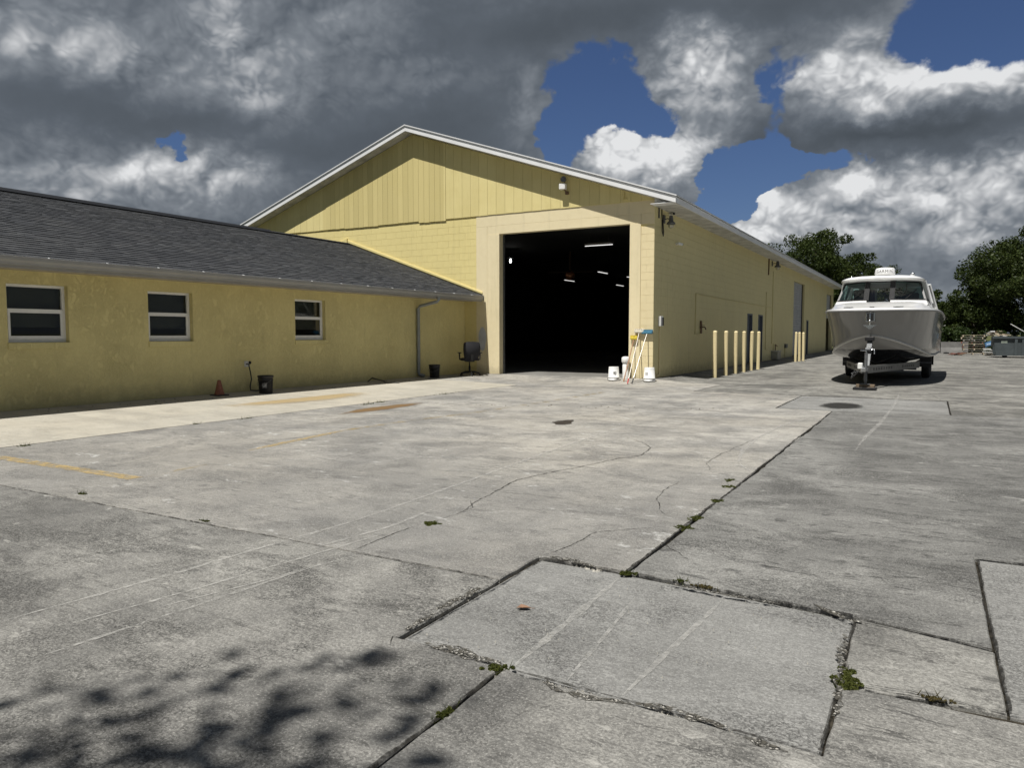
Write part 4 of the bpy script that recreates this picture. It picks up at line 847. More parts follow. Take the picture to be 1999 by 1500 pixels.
# coaming under the windscreen
def path(z, off=0): return [(-1.10-off, 3.3, z), (-1.07-off, 2.42-off, z), (-.62, 2.05-off, z), (-.28, 1.90-off, z)]
cm = MB()
for sg in (1, -1): cm.grid([[(sg*-x, y, z) for x, y, z in path(2.05, .05)], [(sg*-x, y, z) for x, y, z in path(2.16, .0)], [(sg*-x*.97, y+.10, 2.165) for x, y, z in path(2.16)]], False)
cm.build('coaming', M_gelcoat, bt)
GB, GT = 2.165, 2.70
def bl(a, b, n=2): return [lerp(np.array(a), np.array(b), t_) for t_ in np.linspace(0, 1, n)]
for sg in (-1, 1):
    A_, B_, C_, D_ = np.array([sg*1.05, 2.50, GB]), np.array([sg*.30, 1.98, GB]), np.array([sg*.30, 2.42, GT]), np.array([sg*.90, 2.78, GT-.03])
    gl = MB().add([A_, B_, C_, D_], [(0,1,2,3)]).build('windscreen', M_boatglass, bt)
    for p_, q_ in ((A_, B_), (B_, C_), (C_, D_)): MB().bar(p_, q_, .12 if p_ is B_ else .065, .035, (0,-1,.5)).build('frame', M_rubber, gl)
    MB().bar(A_, D_, .045, .03, (0,-1,.5)).build('frame', M_black, gl)
    E1, F1 = np.array([sg*1.13, 4.3, GB-.02]), np.array([sg*.98, 4.2, GT-.03]); sgl = MB().add([A_, E1, F1, D_], [(0,1,2,3)]).build('side_window', M_boatglass, bt)
    MB().bar(E1, F1, .10, .06).build('pillar', M_gelcoat, sgl); MB().bar(A_, E1, .04, .06).build('frame', M_black, sgl); MB().bar((sg*1.15, 3.6, 1.95), (sg*.98, 3.2, GT), .09, .05).build('brace', M_gelcoat, sgl)
    wp = MB().tube([lerp(lerp(A_, B_, .45 if sg < 0 else .62), C_, .02)+np.array([0,-.03,-.01]), lerp(lerp(A_, B_, .85 if sg < 0 else .2), lerp(D_, C_, .9 if sg < 0 else .2), .55)+np.array([0,-.03,0])], .012, 6).build('wiper', M_black, gl)
    q = lerp(A_, B_, .45 if sg < 0 else .62); MB().box(q[0]-.06, q[0]+.06, q[1]-.07, q[1]-.01, q[2]-.02, q[2]+.03).build('wiper_motor', M_black, gl)
cd_ = MB().add([(-.265, 1.99, 2.07), (.265, 1.99, 2.07), (.265, 2.41, 2.66), (-.265, 2.41, 2.66)], [(0,1,2,3)]).build('centre_screen', m_glass('clear_boat_glass', (.82, .84, .82), .05), bt)
for sg in (-1, 1): MB().bar((sg*.262, 1.97, 2.07), (sg*.262, 2.40, 2.66), .012, .02, (0,-1,.5)).build('frame', M_chrome, cd_)
MB().bar((-.30, 2.43, 2.69), (.30, 2.43, 2.69), .03, .07).build('frame', M_black, cd_)
# hardtop: lofted slab with rounded rim
ht = MB(); rows = []
def rim(inset, z, n=48):
    out = []
    for k in range(n):
        a_ = 2*math.pi*k/n; ca, sa = math.cos(a_), math.sin(a_); e = .38
        x = (1.02-inset)*math.copysign(abs(ca)**e, ca); y = 3.75+(1.65-inset)*math.copysign(abs(sa)**e, sa); out.append((x, y, z-.05*(x*x)+(.0)))
    out.append(out[0]); return out
for ins, z in ((.22, 2.70), (.05, 2.715), (0, 2.75), (.02, 2.79), (.10, 2.825), (.40, 2.845), (.75, 2.855)): rows.append(rim(ins, z))
ht.grid(rows, True); ht.add(rows[-1][:-1], [tuple(range(48))], True); ht.add(rows[0][:-1], [tuple(range(48))]); top = ht.build('hardtop', M_gelcoat, bt)
rd = MB().lathe([(.10, 2.845), (.10, 2.875), (.20, 2.876), (.245, 2.89), (.255, 2.93), (.235, 3.04), (.215, 3.065), (.12, 3.078), (.001, 3.08)], 28, (.05, 2.95, 0)).build('radar_dome', M_gelcoat, bt)
fc = bpy.data.curves.new('lettering', 'FONT'); fc.body = 'GARMIN'; fc.size = .105; fc.align_x = 'CENTER'; fc.extrude = .0015; fc.space_character = 1.15
fo2 = bpy.data.objects.new('lettering_tmp', fc); COL.objects.link(fo2); bpy.context.view_layer.update(); dg = bpy.context.evaluated_depsgraph_get(); me = bpy.data.meshes.new_from_object(fo2.evaluated_get(dg)); bpy.data.objects.remove(fo2)
for v in me.vertices:
    x, z = v.co.x*1.0, v.co.y; rad = .252-(z+.01)*.16; a_ = x/.25; v.co = (.05+rad*math.sin(a_), 2.95-rad*math.cos(a_)-.004-v.co.z, 2.935+z)
me.materials.clear(); me.materials.append(m_plain('dark_print', (.03, .03, .035), .5)); inst('lettering', me, rd)
MB().add([(.235,2.76,3.012),(.255,2.765,3.012),(.245,2.76,3.03)], [(0,1,2)]).build('logo_mark', m_plain('dark_print_mark', (.03, .03, .035), .5), rd)
for x, y, nm in ((.72, 2.75, 'horn'), (-.74, 2.7, 'nav_light')):
    MB().lathe([(.03, 2.79), (.03, 2.83), (.055, 2.835), (.05, 2.90), (.001, 2.905)] if x > 0 else [(.02, 2.80), (.02, 2.85), (.001, 2.86)], 12, (x, y, 0)).build(nm, M_chrome, top)
# cabin inside
MB().box(.28, .92, 2.75, 3.1, 1.6, 2.20).build('helm_console', m_plain('grey_console', (.10, .11, .11), .5), bt, bevel=.02); MB().box(-.92, -.28, 2.75, 3.1, 1.6, 2.18).build('passenger_console', m_plain('pale_console', (.30, .31, .31), .5), bt, bevel=.02)
MB().box(.35, .85, 3.6, 3.75, 1.8, 2.42).box(.35, .85, 3.5, 3.9, 1.7, 1.85).build('helm_seat', m_plain('dark_vinyl', (.05, .06, .07), .6), bt, bevel=.03); MB().box(-.8, -.25, 3.7, 3.82, 1.8, 2.55).build('seat_back', m_plain('navy_vinyl', (.05, .06, .075), .6), bt, bevel=.03)
MB().box(-1.05, 1.05, 2.0, 8.6, 1.2, 1.24).build('cockpit_floor', m_plain('grey_cockpit_floor', (.16, .16, .155), .7), bt); MB().box(-.94, .94, 2.75, 5.2, 2.66, 2.668).build('headliner', m_plain('grey_headliner', (.34, .40, .40), .8), bt)
for sg in (-1, 1): MB().box(min(sg*.34, sg*1.0), max(sg*.34, sg*1.0), 5.30, 5.31, 1.9, 2.66).build('rear_curtain', m_plain('smoky_vinyl_curtain', (.40, .50, .49), .5), bt); MB().tube([(.35,2.70,2.38), (.55,2.68,2.42), (.75,2.70,2.38), (.75,2.74,2.24), (.55,2.74,2.20), (.35,2.70,2.24), (.35,2.70,2.38)], .014, 6).build('wheel_rim', M_black, bt)
MB().tube([(.42,2.62,2.20), (.62,2.30,2.42), (.62,2.30,2.60)], .010, 5).build('antenna_bracket', M_black, bt)
for s_ in (-1, 1): MB().bar((s_*1.02, 5.2, 2.72), (s_*1.25, 5.6, 1.85), .10, .06).build('rear_pillar', M_gelcoat, bt)
# bow fittings: anchor chute with plate and anchor, hatch lids, cleats
ac = MB().box(-.10, .10, .015, .14, 1.58, 1.80).build('anchor_chute', M_chrome, bt, bevel=.01); MB().box(-.075, .075, .0, .014, 1.60, 1.78).build('chute_mouth', M_black, ac)
MB().tube([(0,-.03,1.76), (0,-.05,1.60), (0,-.03,1.50)], .022, 8).build('anchor_shank', M_chrome, ac); MB().prism([(-.16, 1.50), (.16, 1.50), (.10, 1.47), (0, 1.40), (-.10, 1.47)], -.06, -.03, 'y').build('anchor_fluke', M_chrome, ac); MB().lathe([(.001, -.03), (.03, -.01), (.03, .01), (.001, .03)], 10, (0, -.06, 1.60)).build('roller_ball', M_chrome, ac)
for x in (-.55, .55): MB().box(x-.11, x+.11, .60, .66, 1.935, 1.955).build('deck_cleat', M_chrome, deck)
MB().box(-.05, .05, .35, .40, 1.92, 1.945).build('bow_cleat', M_black, deck); MB().lathe([(.001, -.01), (.02, 0), (.001, .01)], 8, (0, .36, 1.02)).build('bow_eye', M_chrome, hull)
for x in (-.62, .62): MB().tube([(x, 8.95, 1.85), (x*1.2, 7.0, 2.02), (x*1.9, 5.8, 2.02)], .015, 6).build('grab_rail', M_chrome, deck)
# trailer
tl = thing('boat_trailer', 'galvanised boat trailer with winch post and jack under the boat', 'trailer', BO, BR)
HZ = .47
for sg in (1, -1):
    bm_ = MB().bar((sg*.04, -.78, HZ), (sg*.86, 3.4, HZ-.02), .06, .17).bar((sg*.86, 3.4, HZ-.02), (sg*.86, 9.0, HZ-.04), .06, .17).build('frame_rail', M_alu, tl)
    hm = MB(); d = (Vector((sg*.86, 3.4, HZ-.02))-Vector((sg*.04, -.78, HZ)))
    for k in range(18):
        if 7 < k < 12: continue
        c = Vector((sg*.04, -.78, HZ))+d*(.10+.047*k); hm.box(c.x+sg*.024, c.x+sg*.038, c.y-.035, c.y+.035, c.z-.03, c.z+.03, rz=-sg*.195, c=(c.x, c.y))
    hm.build('rail_slot', M_black, bm_)
    for yb in (5.35, 6.25):
        tyr = MB().lathe([(.19, -.10), (.30, -.11), (.345, -.09), (.36, -.05), (.36, .05), (.345, .09), (.30, .11), (.19, .10)], 26, (sg*1.02, yb, .36), axis='x').build('tyre', M_rubber, tl)
        MB().lathe([(.02, -.04), (.17, -.05), (.195, -.09), (.195, .09), (.17, .05), (.02, .04)], 20, (sg*1.02, yb, .36), axis='x').build('rim', M_alu, tyr)
    fd = [(sg*1.02, 5.80, .36)]; pr_ = []
    for dx in (-.15, .15): pr_.append([(sg*1.02+dx, y, z) for y, z in [(4.80, .34), (4.86, .62), (5.02, .78), (5.35, .82), (6.25, .82), (6.60, .78), (6.74, .62), (6.80, .34)]])
    fm = MB().grid(pr_, False)
    o_ = [(y, z) for _, y, z in pr_[0]]; fm.prism(o_[:1]+o_[1:]+[(6.72, .34), (6.66, .58), (6.56, .70), (5.0, .70), (4.94, .58), (4.88, .34)], sg*1.02+sg*.135, sg*1.02+sg*.15, 'x'); fm.prism([(sg*1.02-.15, .34), (sg*1.02+.15, .34), (sg*1.02+.15, .64), (sg*1.02+.11, .74), (sg*1.02-.11, .74), (sg*1.02-.15, .64)], 4.79, 4.80, 'y'); fm.build('fender', M_black, tl)
    MB().bar((sg*.86, 4.75, HZ), (sg*1.16, 4.75, HZ), .06, .05).build('fender_bracket', M_galv, tl); MB().bar((sg*.55, 3.2, .56), (sg*.60, 8.8, .55), .09, .10).build('bunk', M_black, tl)
for yb in (2.2, 3.4, 5.0, 7.2): MB().bar((-.86, yb, HZ-.12) if yb > 3 else (-.62, yb, HZ-.1), (.86, yb, HZ-.12) if yb > 3 else (.62, yb, HZ-.1), .08, .08).build('cross_member', M_galv, tl)
for yb in (5.35, 6.25): MB().tube([(-.92, yb, .36), (.92, yb, .36)], .035, 8).build('axle', M_galv, tl)
cp = MB().box(-.055, .055, -1.15, -.72, HZ-.04, HZ+.05).build('coupler', M_chrome, tl, bevel=.012); MB().lathe([(.02, -.03), (.05, -.02), (.055, .05), (.03, .09), (.001, .095)], 12, (-.06, -1.05, HZ+.05)).build('actuator_cap', M_chrome, cp); MB().box(-.12, -.02, -1.12, -.95, HZ+.02, HZ+.16).build('actuator_box', M_wplas, cp, bevel=.015)
wpst = MB().bar((0, -.42, HZ), (.0, .16, 1.10), .11, .10, (0,-1,0)).bar((0, -.02, .86), (0, -.02, .98), .12, .02).build('winch_post', M_galv, tl); MB().box(-.10, .10, .02, .20, 1.12, 1.22).build('bow_stop', M_black, wpst, bevel=.015); MB().lathe([(.05, -.06), (.05, .06)], 12, (0.0, -.16, .92), axis='x').build('winch_drum', M_galv, wpst); MB().tube([(.06,-.16,.92), (.13,-.16,.92), (.14,-.24,.82)], .012, 6).build('winch_handle', M_chrome, wpst); MB().bar((0,-.12,.96), (0,.34,1.04), .05, .004).build('winch_strap', M_soffit, wpst)
jk = MB().tube([(.02, -.80, .20), (.02, -.80, .86)], .036, 10).build('jack_tube', M_galv, tl); MB().tube([(.02,-.80,.14), (.02,-.80,.20)], .026, 10).box(-.08, .12, -.90, -.70, .130, .140).build('jack_foot', M_galv, jk); MB().tube([(.02,-.80,.86), (.02,-.80,.91), (-.10,-.86,.91)], .012, 6).build('jack_handle', M_chrome, jk); MB().bar((-.05,-.80,HZ), (.08,-.80,HZ), .10, .08).build('jack_bracket', M_galv, jk)
for k in range(3): MB().tube([(-.10-.05*k,-.9,HZ-.02), (-.22-.03*k,-.80,HZ-.16-.03*k), (-.30,-.62+.1*k,HZ-.10), (-.16,-.45,HZ-.06)], .009, 5).build('safety_chain', M_galv, tl)
def bl2(x, y): 
    v = Matrix.Rotation(BR, 4, 'Z') @ Vector((x, y, 0)); return (BO[0]+v.x, BO[1]+v.y, BO[2])
t = thing('support_pad', 'black flat pad on the concrete under the trailer jack', 'pad', bl2(.02, -.80), BR); MB().box(-.24, .24, -.17, .17, 0, .062).build('pad', M_black, t, bevel=.006)
q = bl2(.02, -.80); t = thing('timber_block', 'brown timber blocks on the black pad under trailer jack', 'wood block', (q[0], q[1], q[2]+.062), BR)
M_tim = m_plain('weathered_timber', (.20, .15, .10), .85, 0, .3, 12, .3); MB().box(-.19, .05, -.07, .07, 0, .066).build('block_piece', M_tim, t, bevel=.004); MB().box(.055, .20, -.075, .07, 0, .066).build('block_piece', M_tim, t, bevel=.004)
# ------------------------------------------------------------------ far yard: dumpster, pallets, tarp, scrap, barriers
M_dump = m_plain('dark_green_grey_steel', (.050, .062, .066), .6, 0, .2, 3, .2)
DO = (2.98, 48.2, YARD); dm = thing('dumpster', 'dark grey steel dumpster with ribbed sides at the yard edge', 'dumpster', DO)
hb_ = 1.15; shell = MB().prism([(0, .95), (.12, .12), (5.6, .12), (5.6, hb_), (0, hb_)], 0, .05, 'y').prism([(0, .95), (.12, .12), (5.6, .12), (5.6, hb_), (0, hb_)], 2.15, 2.2, 'y').box(.12, 5.6, .05, 2.15, .12, .17).box(0, .05, .05, 2.15, .6, hb_).box(5.55, 5.6, .05, 2.15, .17, hb_); shell.build('shell', M_dump, dm)
for x in (.95, 1.28, 2.1, 2.9, 3.7, 4.5): MB().box(x, x+.13, -.09, -.002, .13, hb_-.1).build('rib', M_dump, dm)
MB().box(-.06, 5.66, -.11, .06, hb_-.10, hb_+.02).build('top_rail', M_dump, dm); MB().box(1.28, 2.1, -.07, -.003, .52, .60).build('cross_rail', M_dump, dm); MB().box(1.42, 2.09, -.02, -.002, .14, .50).build('fork_pocket', M_black, dm); MB().box(.34, .62, -.012, -.002, .82, .93).build('sticker', m_plain('pale_green_sticker', (.55, .62, .52), .5), dm)
for x in (.55, 5.1): MB().lathe([(.12, -.1), (.12, .1)], 14, (x, .4, .12), axis='y').build('wheel', M_black, dm)
hp = MB(); rows = []
rr = random.Random(5)
for i in range(14): rows.append([(.9+4.6*i/13, .1+2.0*j/8, hb_-.05+.62*math.sin(math.pi*min(1, (i+.3)/9))*math.sin(math.pi*j/8)**.7+rr.uniform(-.05, .05)) for j in range(9)])
o = hp.grid(rows, False).build('rubbish_heap', m_plain('black_rubbish_cover', (.035, .037, .04), .8, 0, .3, 3, .3), None, off=DO); o.location = DO; tag(o, 'dark heap of rubbish under black sheet filling the dumpster', 'rubbish')
def lumber(n, c, r_, mats, nm, label, cat, seed, long=(.5, 1.4)):
    rr = random.Random(seed); t = thing(nm, label, cat, c)
    for k in range(n):
        a_ = rr.uniform(0, math.pi); l = rr.uniform(*long)/2; x, y, z = rr.uniform(-r_[0], r_[0]), rr.uniform(-r_[1], r_[1]), rr.uniform(.03, r_[2]); tz = rr.uniform(-.10, .10)
        MB().bar((x-math.cos(a_)*l, y-math.sin(a_)*l, max(.03, z-tz)), (x+math.cos(a_)*l, y+math.sin(a_)*l, max(.03, z+tz)), rr.uniform(.06, .22), rr.uniform(.02, .06)).build('plank', rr.choice(mats), t)
    return t
M_pw = [m_plain('pallet_wood_pale', (.40, .34, .25), .85, 0, .3, 6), m_plain('pallet_wood_red', (.17, .07, .05), .85, 0, .3, 6), m_plain('pallet_wood_grey', (.26, .245, .22), .85, 0, .3, 6), m_plain('white_scrap', (.70, .70, .68), .6)]
lumber(12, (DO[0]+.15, DO[1]+1.1, hb_+YARD+.0), (.30, .7, .30), [M_pw[0], M_pw[0], M_rust, M_pw[3]], 'scrap_timber', 'broken timber heaped over the left end of the dumpster', 'scrap', 12, (.5, 1.0))
o = MB().bar((3.75, 48.6, 1.75), (4.35, 48.7, 1.35), .12, .03).build('white_board', M_pw[3], None, off=(4.05, 48.65, 1.3)); o.location = (4.05, 48.65, 1.3); tag(o, 'white board sticking up out of the dumpster heap', 'board')
# stack of pallets, each its own thing
px0, py0 = 2.28, 54.5; ords = ['bottom', 'second', 'third', 'fourth', 'fifth', 'sixth', 'seventh', 'eighth', 'top']
for k in range(9):
    rr = random.Random(50+k); mt = M_pw[(0, 2, 0, 1, 0, 1, 2, 0, 0)[k]]; t = thing('pallet', ords[k]+' wooden pallet counted upwards in the stack by the hedge', 'pallet', (px0+rr.uniform(-.06, .06), py0+rr.uniform(-.06, .06), YARD+.138*k), rr.uniform(-.05, .05), 'stacked pallets')
    for xs in (-.56, 0, .56): MB().box(xs-.03, xs+.03, -.5, .5, .016, .115).build('stringer', mt, t)
    for j in range(6): y = -.44+.176*j; MB().box(-.60, .60, y-.045, y+.045, .1155, .135).build('slat', mt, t)
    for y in (-.44, .0, .44): MB().box(-.60, .60, y-.05, y+.05, 0, .0155).build('slat', M_pw[2], t)
lumber(5, (1.55, 53.0, YARD), (.35, .3, .10), [M_pw[1], M_rust], 'scrap_timber', 'dark planks lying on the ground before the pallet stack', 'scrap', 22, (.5, 1.0))
lumber(9, (3.25, 53.2, YARD), (.35, .6, .55), [M_pw[3], M_pw[2], M_pw[0]], 'scrap_timber', 'pale scrap boards piled between pallets and dumpster', 'scrap', 31, (.4, .9))
rows = []
for i in range(10): rows.append([(2.85+.85*i/9, 53.0+1.2*j/8, .62+.04*i+.10*math.sin(i*.9+j)*.5-(.25 if j == 0 else 0)) for j in range(9)])
o = MB().grid(rows, True).build('blue_tarp', m_plain('blue_tarpaulin', (.05, .12, .22), .45, 0, .2, 4), None, off=(3.2, 53.5, YARD)); o.location = (3.2, 53.5, YARD); md = o.modifiers.new('solid', 'SOLIDIFY'); md.thickness = .02; tag(o, 'crumpled blue tarpaulin draped on scrap beside the pallets', 'tarpaulin')
M_bar = m_plain('grey_block_barrier', (.15, .147, .14), .85, 0, .25, 3, .4)
for k in range(2):
    t = thing('concrete_barrier', ['grey concrete barrier behind the boat, nearer the pallets', 'grey concrete barrier seen just right of the boat stern'][k], 'barrier', (1.35-1.6*k, 57.2, YARD), 0, 'barriers in front of hedge')
    MB().prism([(-.30, 0), (.30, 0), (.24, .22), (.12, .42), (.10, .78), (-.10, .78), (-.12, .42), (-.24, .22)], -.78, .78, 'x').build('body', M_bar, t); 
    for x in (-.45, .35): MB().box(x-.16, x+.16, -.31, -.295, 0, .09).build('fork_slot', M_black, t)
t = thing('timber_post', 'short brown timber post beside the barriers', 'post', (-1.3+1.45, 55.6, YARD)); MB().box(-.11, .11, -.1, .1, 0, .78).build('post', M_tim, t, bevel=.01)
# parked vehicles and clutter behind the warehouse end
M_car = m_plain('dark_blue_car_paint', (.018, .022, .03), .2, 0, .1, 2, 0, **{'Coat Weight': .6})
def car(loc, rz, mat, label, van=False):
    t = thing('parked_van' if van else 'parked_car', label, 'van' if van else 'car', loc, rz); hh = 2.2 if van else 1.5
    prof = [(-2.2, .35), (2.2, .35), (2.25, .8), (1.9, .95), (1.3, 1.0), (.75, hh-.05), (-1.6, hh), (-2.15, hh*.62), (-2.25, .8)] if not van else [(-2.6, .35), (2.4, .35), (2.45, .9), (2.0, 1.15), (1.45, hh-.1), (1.2, hh), (-2.6, hh)]
    MB().prism(prof, -.88, .88, 'y').build('body', mat, t, bevel=.08, seg=2)
    win = [(-1.5, 1.02), (1.15, 1.02), (.68, hh-.14), (-1.45, hh-.1)] if not van else [(.5, 1.2), (1.75, 1.2), (1.35, hh-.25), (.5, hh-.2)]
    for s_ in (-1, 1): MB().prism(win, s_*.882, s_*.888, 'y').build('window', M_black, t)
    for x in (-1.4, 1.4):
        for s_ in (-1, 1):
            w_ = MB().lathe([(.15, -.1), (.32, -.1), (.33, 0), (.32, .1), (.15, .1)], 18, (x, s_*.8, .33), axis='y').build('wheel', M_rubber, t); MB().lathe([(.15, -.09), (.16, .09)], 12, (x, s_*.8, .33), axis='y').build('rim', M_alu, w_)
    for s_ in (-1, 1): MB().box(2.18, 2.27, s_*.62-.14, s_*.62+.14, .68, .80).build('headlight', M_wplas, t)
    return t
car((-7.9, 72.5, -.22), R(80), M_car, 'dark car parked beyond the far end of the warehouse'); car((1.05, 77.5, -.10), R(10), M_wplas, 'white van parked behind the hedge beyond the boat', True)
bk = thing('motorcycle', 'parked motorcycle with white fairing at the far warehouse corner', 'motorcycle', (-5.55, 61.4, YARD), R(-70))
for y in (-.68, .68): w_ = MB().lathe([(.20, -.05), (.30, -.055), (.31, 0), (.30, .055), (.20, .05)], 20, (0, y, .31), axis='x').build('wheel', M_rubber, bk); MB().lathe([(.02, -.04), (.20, -.03), (.20, .03), (.02, .04)], 14, (0, y, .31), axis='x').build('rim', M_chrome, w_)
MB().box(-.13, .13, -.30, .28, .30, .62).build('engine', M_galv, bk, bevel=.04); MB().lathe([(.001, -.25), (.12, -.2), (.15, 0), (.10, .22), (.001, .26)], 14, (0, -.12, .84), axis='y').build('tank', M_wplas, bk); MB().box(-.12, .12, .10, .62, .74, .84).build('seat', M_black, bk, bevel=.03); MB().tube([(-.36,-.42,1.04), (-.1,-.52,1.0), (.1,-.52,1.0), (.36,-.42,1.04)], .016, 7).build('handlebar', M_chrome, bk); MB().tube([(0,-.50,1.0), (0,-.68,.31)], .035, 8).build('fork', M_chrome, bk); MB().lathe([(.02, 0), (.13, -.03), (.15, -.14), (.05, -.2)], 14, (0, -.60, .90), axis='y').build('fairing', M_wplas, bk); MB().tube([(.14,-.1,.30), (.16,.3,.28), (.16,.8,.36)], .04, 8).build('exhaust', M_chrome, bk)
t = thing('wall_lamp', 'round white lamp on a pole beyond the far corner', 'lamp', (-5.9, 63.0, YARD)); MB().tube([(0,0,0), (0,0,3.6)], .04, 8).build('pole', M_galv, t); MB().lathe([(.05, 3.6), (.22, 3.65), (.24, 3.85), (.18, 4.0), (.001, 4.03)], 14).build('globe', M_wplas, t)
# grassy bank behind
o = MB().grid([[(x, y, -.22+max(0, min(1, (y-70)/10))*(1.9 if True else 0)*max(0, min(1, (x+1.2)/1.5, (3.2-x)/1.0))) for x in np.linspace(-1.2, 3.2, 12)] for y in np.linspace(68, 95, 12)]).build('grass_bank', m_plain('yellow_green_grass', (.15, .16, .045), .95, 0, .3, 2, .5)); struct(o)

# ------------------------------------------------------------------ plants
def m_leaf(name, c1, c2):
    m, n = newmat(name); a = n.node('Attribute', attribute_name='tone').outputs['Fac']; c = n.mix(a, c1, c2)
    d = n.node('BsdfDiffuse', {0: c}); tr_ = n.node('BsdfTranslucent', {0: n.mix(.5, c, (c2[0]*1.3, c2[1]*1.4, c2[2]*.6))}); g_ = n.node('BsdfGlossy', {0: (.5, .5, .5, 1), 'Roughness': .45})
    m1 = n.node('MixShader', {0: .20}); n.l.new(d.outputs[0], m1.inputs[1]); n.l.new(tr_.outputs[0], m1.inputs[2]); m2 = n.node('MixShader', {0: .015}); n.l.new(m1.outputs[0], m2.inputs[1]); n.l.new(g_.outputs[0], m2.inputs[2])
    o = n.node('OutputMaterial'); n.l.new(m2.outputs[0], o.inputs[0]); return m
M_oak = m_leaf('oak_leaf', (.018, .030, .010), (.060, .078, .022)); M_hedge = m_leaf('hedge_leaf', (.016, .028, .010), (.05, .075, .022)); M_weedl = m_leaf('weed_leaf', (.035, .045, .012), (.12, .13, .035)); M_dry = m_leaf('dry_weed_leaf', (.07, .06, .025), (.17, .14, .06))
M_bark = m_plain('oak_bark', (.085, .07, .055), .95, 0, .35, 9, .6)
def leaves(name, cents, rads, n, size, mat, parent, seed, flat=.75):
    rg = np.random.default_rng(seed); cents = np.array(cents); k = rg.integers(0, len(cents), n); d = rg.normal(size=(n, 3)); d /= np.linalg.norm(d, axis=1)[:, None]
    rad = np.array(rads)[k]*rg.uniform(.15, 1, n)**.45; p = cents[k]+d*rad[:, None]*np.array([1, 1, flat])
    u = rg.normal(size=(n, 3)); u /= np.linalg.norm(u, axis=1)[:, None]; v = np.cross(u, rg.normal(size=(n, 3))); v /= np.linalg.norm(v, axis=1)[:, None]
    sz = size*rg.uniform(.6, 1.4, n)[:, None]; V = np.stack([p-u*sz*.5, p+v*sz*.28, p+u*sz*.5, p-v*sz*.28], 1).reshape(-1, 3)
    me = bpy.data.meshes.new(name); me.vertices.add(4*n); me.vertices.foreach_set('co', V.astype(np.float32).ravel()); me.loops.add(4*n); me.loops.foreach_set('vertex_index', np.arange(4*n, dtype=np.int32)); me.polygons.add(n); me.polygons.foreach_set('loop_start', np.arange(0, 4*n, 4, dtype=np.int32)); me.update(calc_edges=True)
    at = me.attributes.new('tone', 'FLOAT', 'POINT'); at.data.foreach_set('value', np.repeat(np.clip(rg.normal(.45, .25, n), 0, 1), 4).astype(np.float32)); me.materials.append(mat); return inst(name, me, parent)
def tree(loc, h, r, label, seed, nleaf, size, ncl=60, trunk=.35, cz=.45, shape=1.0, group=None, mat=None, sparse=1.0, name='oak_tree'):
    rr = random.Random(seed); t = thing(name, label, 'tree', loc, 0, group); tips = []; tm = MB()
    fork = Vector((rr.uniform(-.2, .2), rr.uniform(-.2, .2), h*.22)); tm.tube([(0,0,-.1), (0,0,h*.1), fork], [trunk*1.25, trunk, trunk*.9], 10)
    for k in range(7):
        a_ = 2*math.pi*k/7+rr.uniform(-.4, .4); el_ = rr.uniform(.35, 1.25); L = r*rr.uniform(.75, 1.0); e = fork+Vector((math.cos(a_)*math.cos(el_)*L, math.sin(a_)*math.cos(el_)*L, math.sin(el_)*(h*.60)*rr.uniform(.8, 1))); m_ = fork.lerp(e, .5)+Vector((rr.uniform(-.3, .3), rr.uniform(-.3, .3), .12*h)); tm.tube([fork, m_, e], [trunk*.5, trunk*.28, trunk*.08], 7)
        for j in range(5):
            b = m_.lerp(e, rr.uniform(0, 1)); e2 = b+Vector((rr.uniform(-1, 1), rr.uniform(-1, 1), rr.uniform(-.2, .9))).normalized()*r*rr.uniform(.25, .5); tm.tube([b, b.lerp(e2, .5)+Vector((0, 0, .1)), e2], [trunk*.14, trunk*.09, trunk*.03], 5); tips.append(e2)
        tips.append(e)
    tm.build('trunk', M_bark, t)
    cents = []; rads = []
    for q in tips: cents.append(tuple(q)); rads.append(r*rr.uniform(.12, .24))
    for k in range(ncl):
        a_ = rr.uniform(0, 2*math.pi); ph = math.acos(rr.uniform(-.55, 1)); q = rr.uniform(.55, 1.0); cents.append((math.cos(a_)*math.sin(ph)*r*q, math.sin(a_)*math.sin(ph)*r*q, h*(1-cz)+math.cos(ph)*h*cz*q*.93)); rads.append(r*rr.uniform(.10, .22)*sparse)
    leaves('crown', cents, rads, nleaf, size, mat or M_oak, t, seed); return t
# trees beyond the yard: distance from what stands in front of them, size from the outline
tree((-10.2, 74, -.22), 11.4, 5.8, 'big oak rising behind the far end of the warehouse, left half', 21, 46000, .20, 120, .4); tree((-5.6, 72, -.22), 8.9, 3.6, 'smaller oak behind the warehouse end, just left of boat', 22, 22000, .19, 80, .3)
tree((7.2, 63, -.22), 9.6, 5.4, 'big dark oak at the right edge behind the dumpster', 23, 70000, .18, 150, .5, .52); tree((3.0, 66, -.22), 5.6, 3.0, 'dark leafy tree behind the pallets under the big oak', 24, 26000, .17, 80, .25, .55); tree((12.5, 60, -.22), 10.5, 5.5, 'oak beyond the right edge next to the big dark oak', 25, 20000, .28, 80, .5, .55)
tree((-1.5, 105, -.22), 6.8, 4.5, 'distant green tree right of the boat cabin', 26, 10000, .34, 50, .3, .55, name='distant_tree'); tree((4.5, 100, -.22), 6.4, 4.2, 'distant green tree over the grass bank', 27, 10000, .34, 50, .3, .55, name='distant_tree'); tree((-16, 96, -.22), 8.5, 5, 'distant tree hidden behind the warehouse roof', 28, 7000, .4, 40, .3, name='distant_tree')
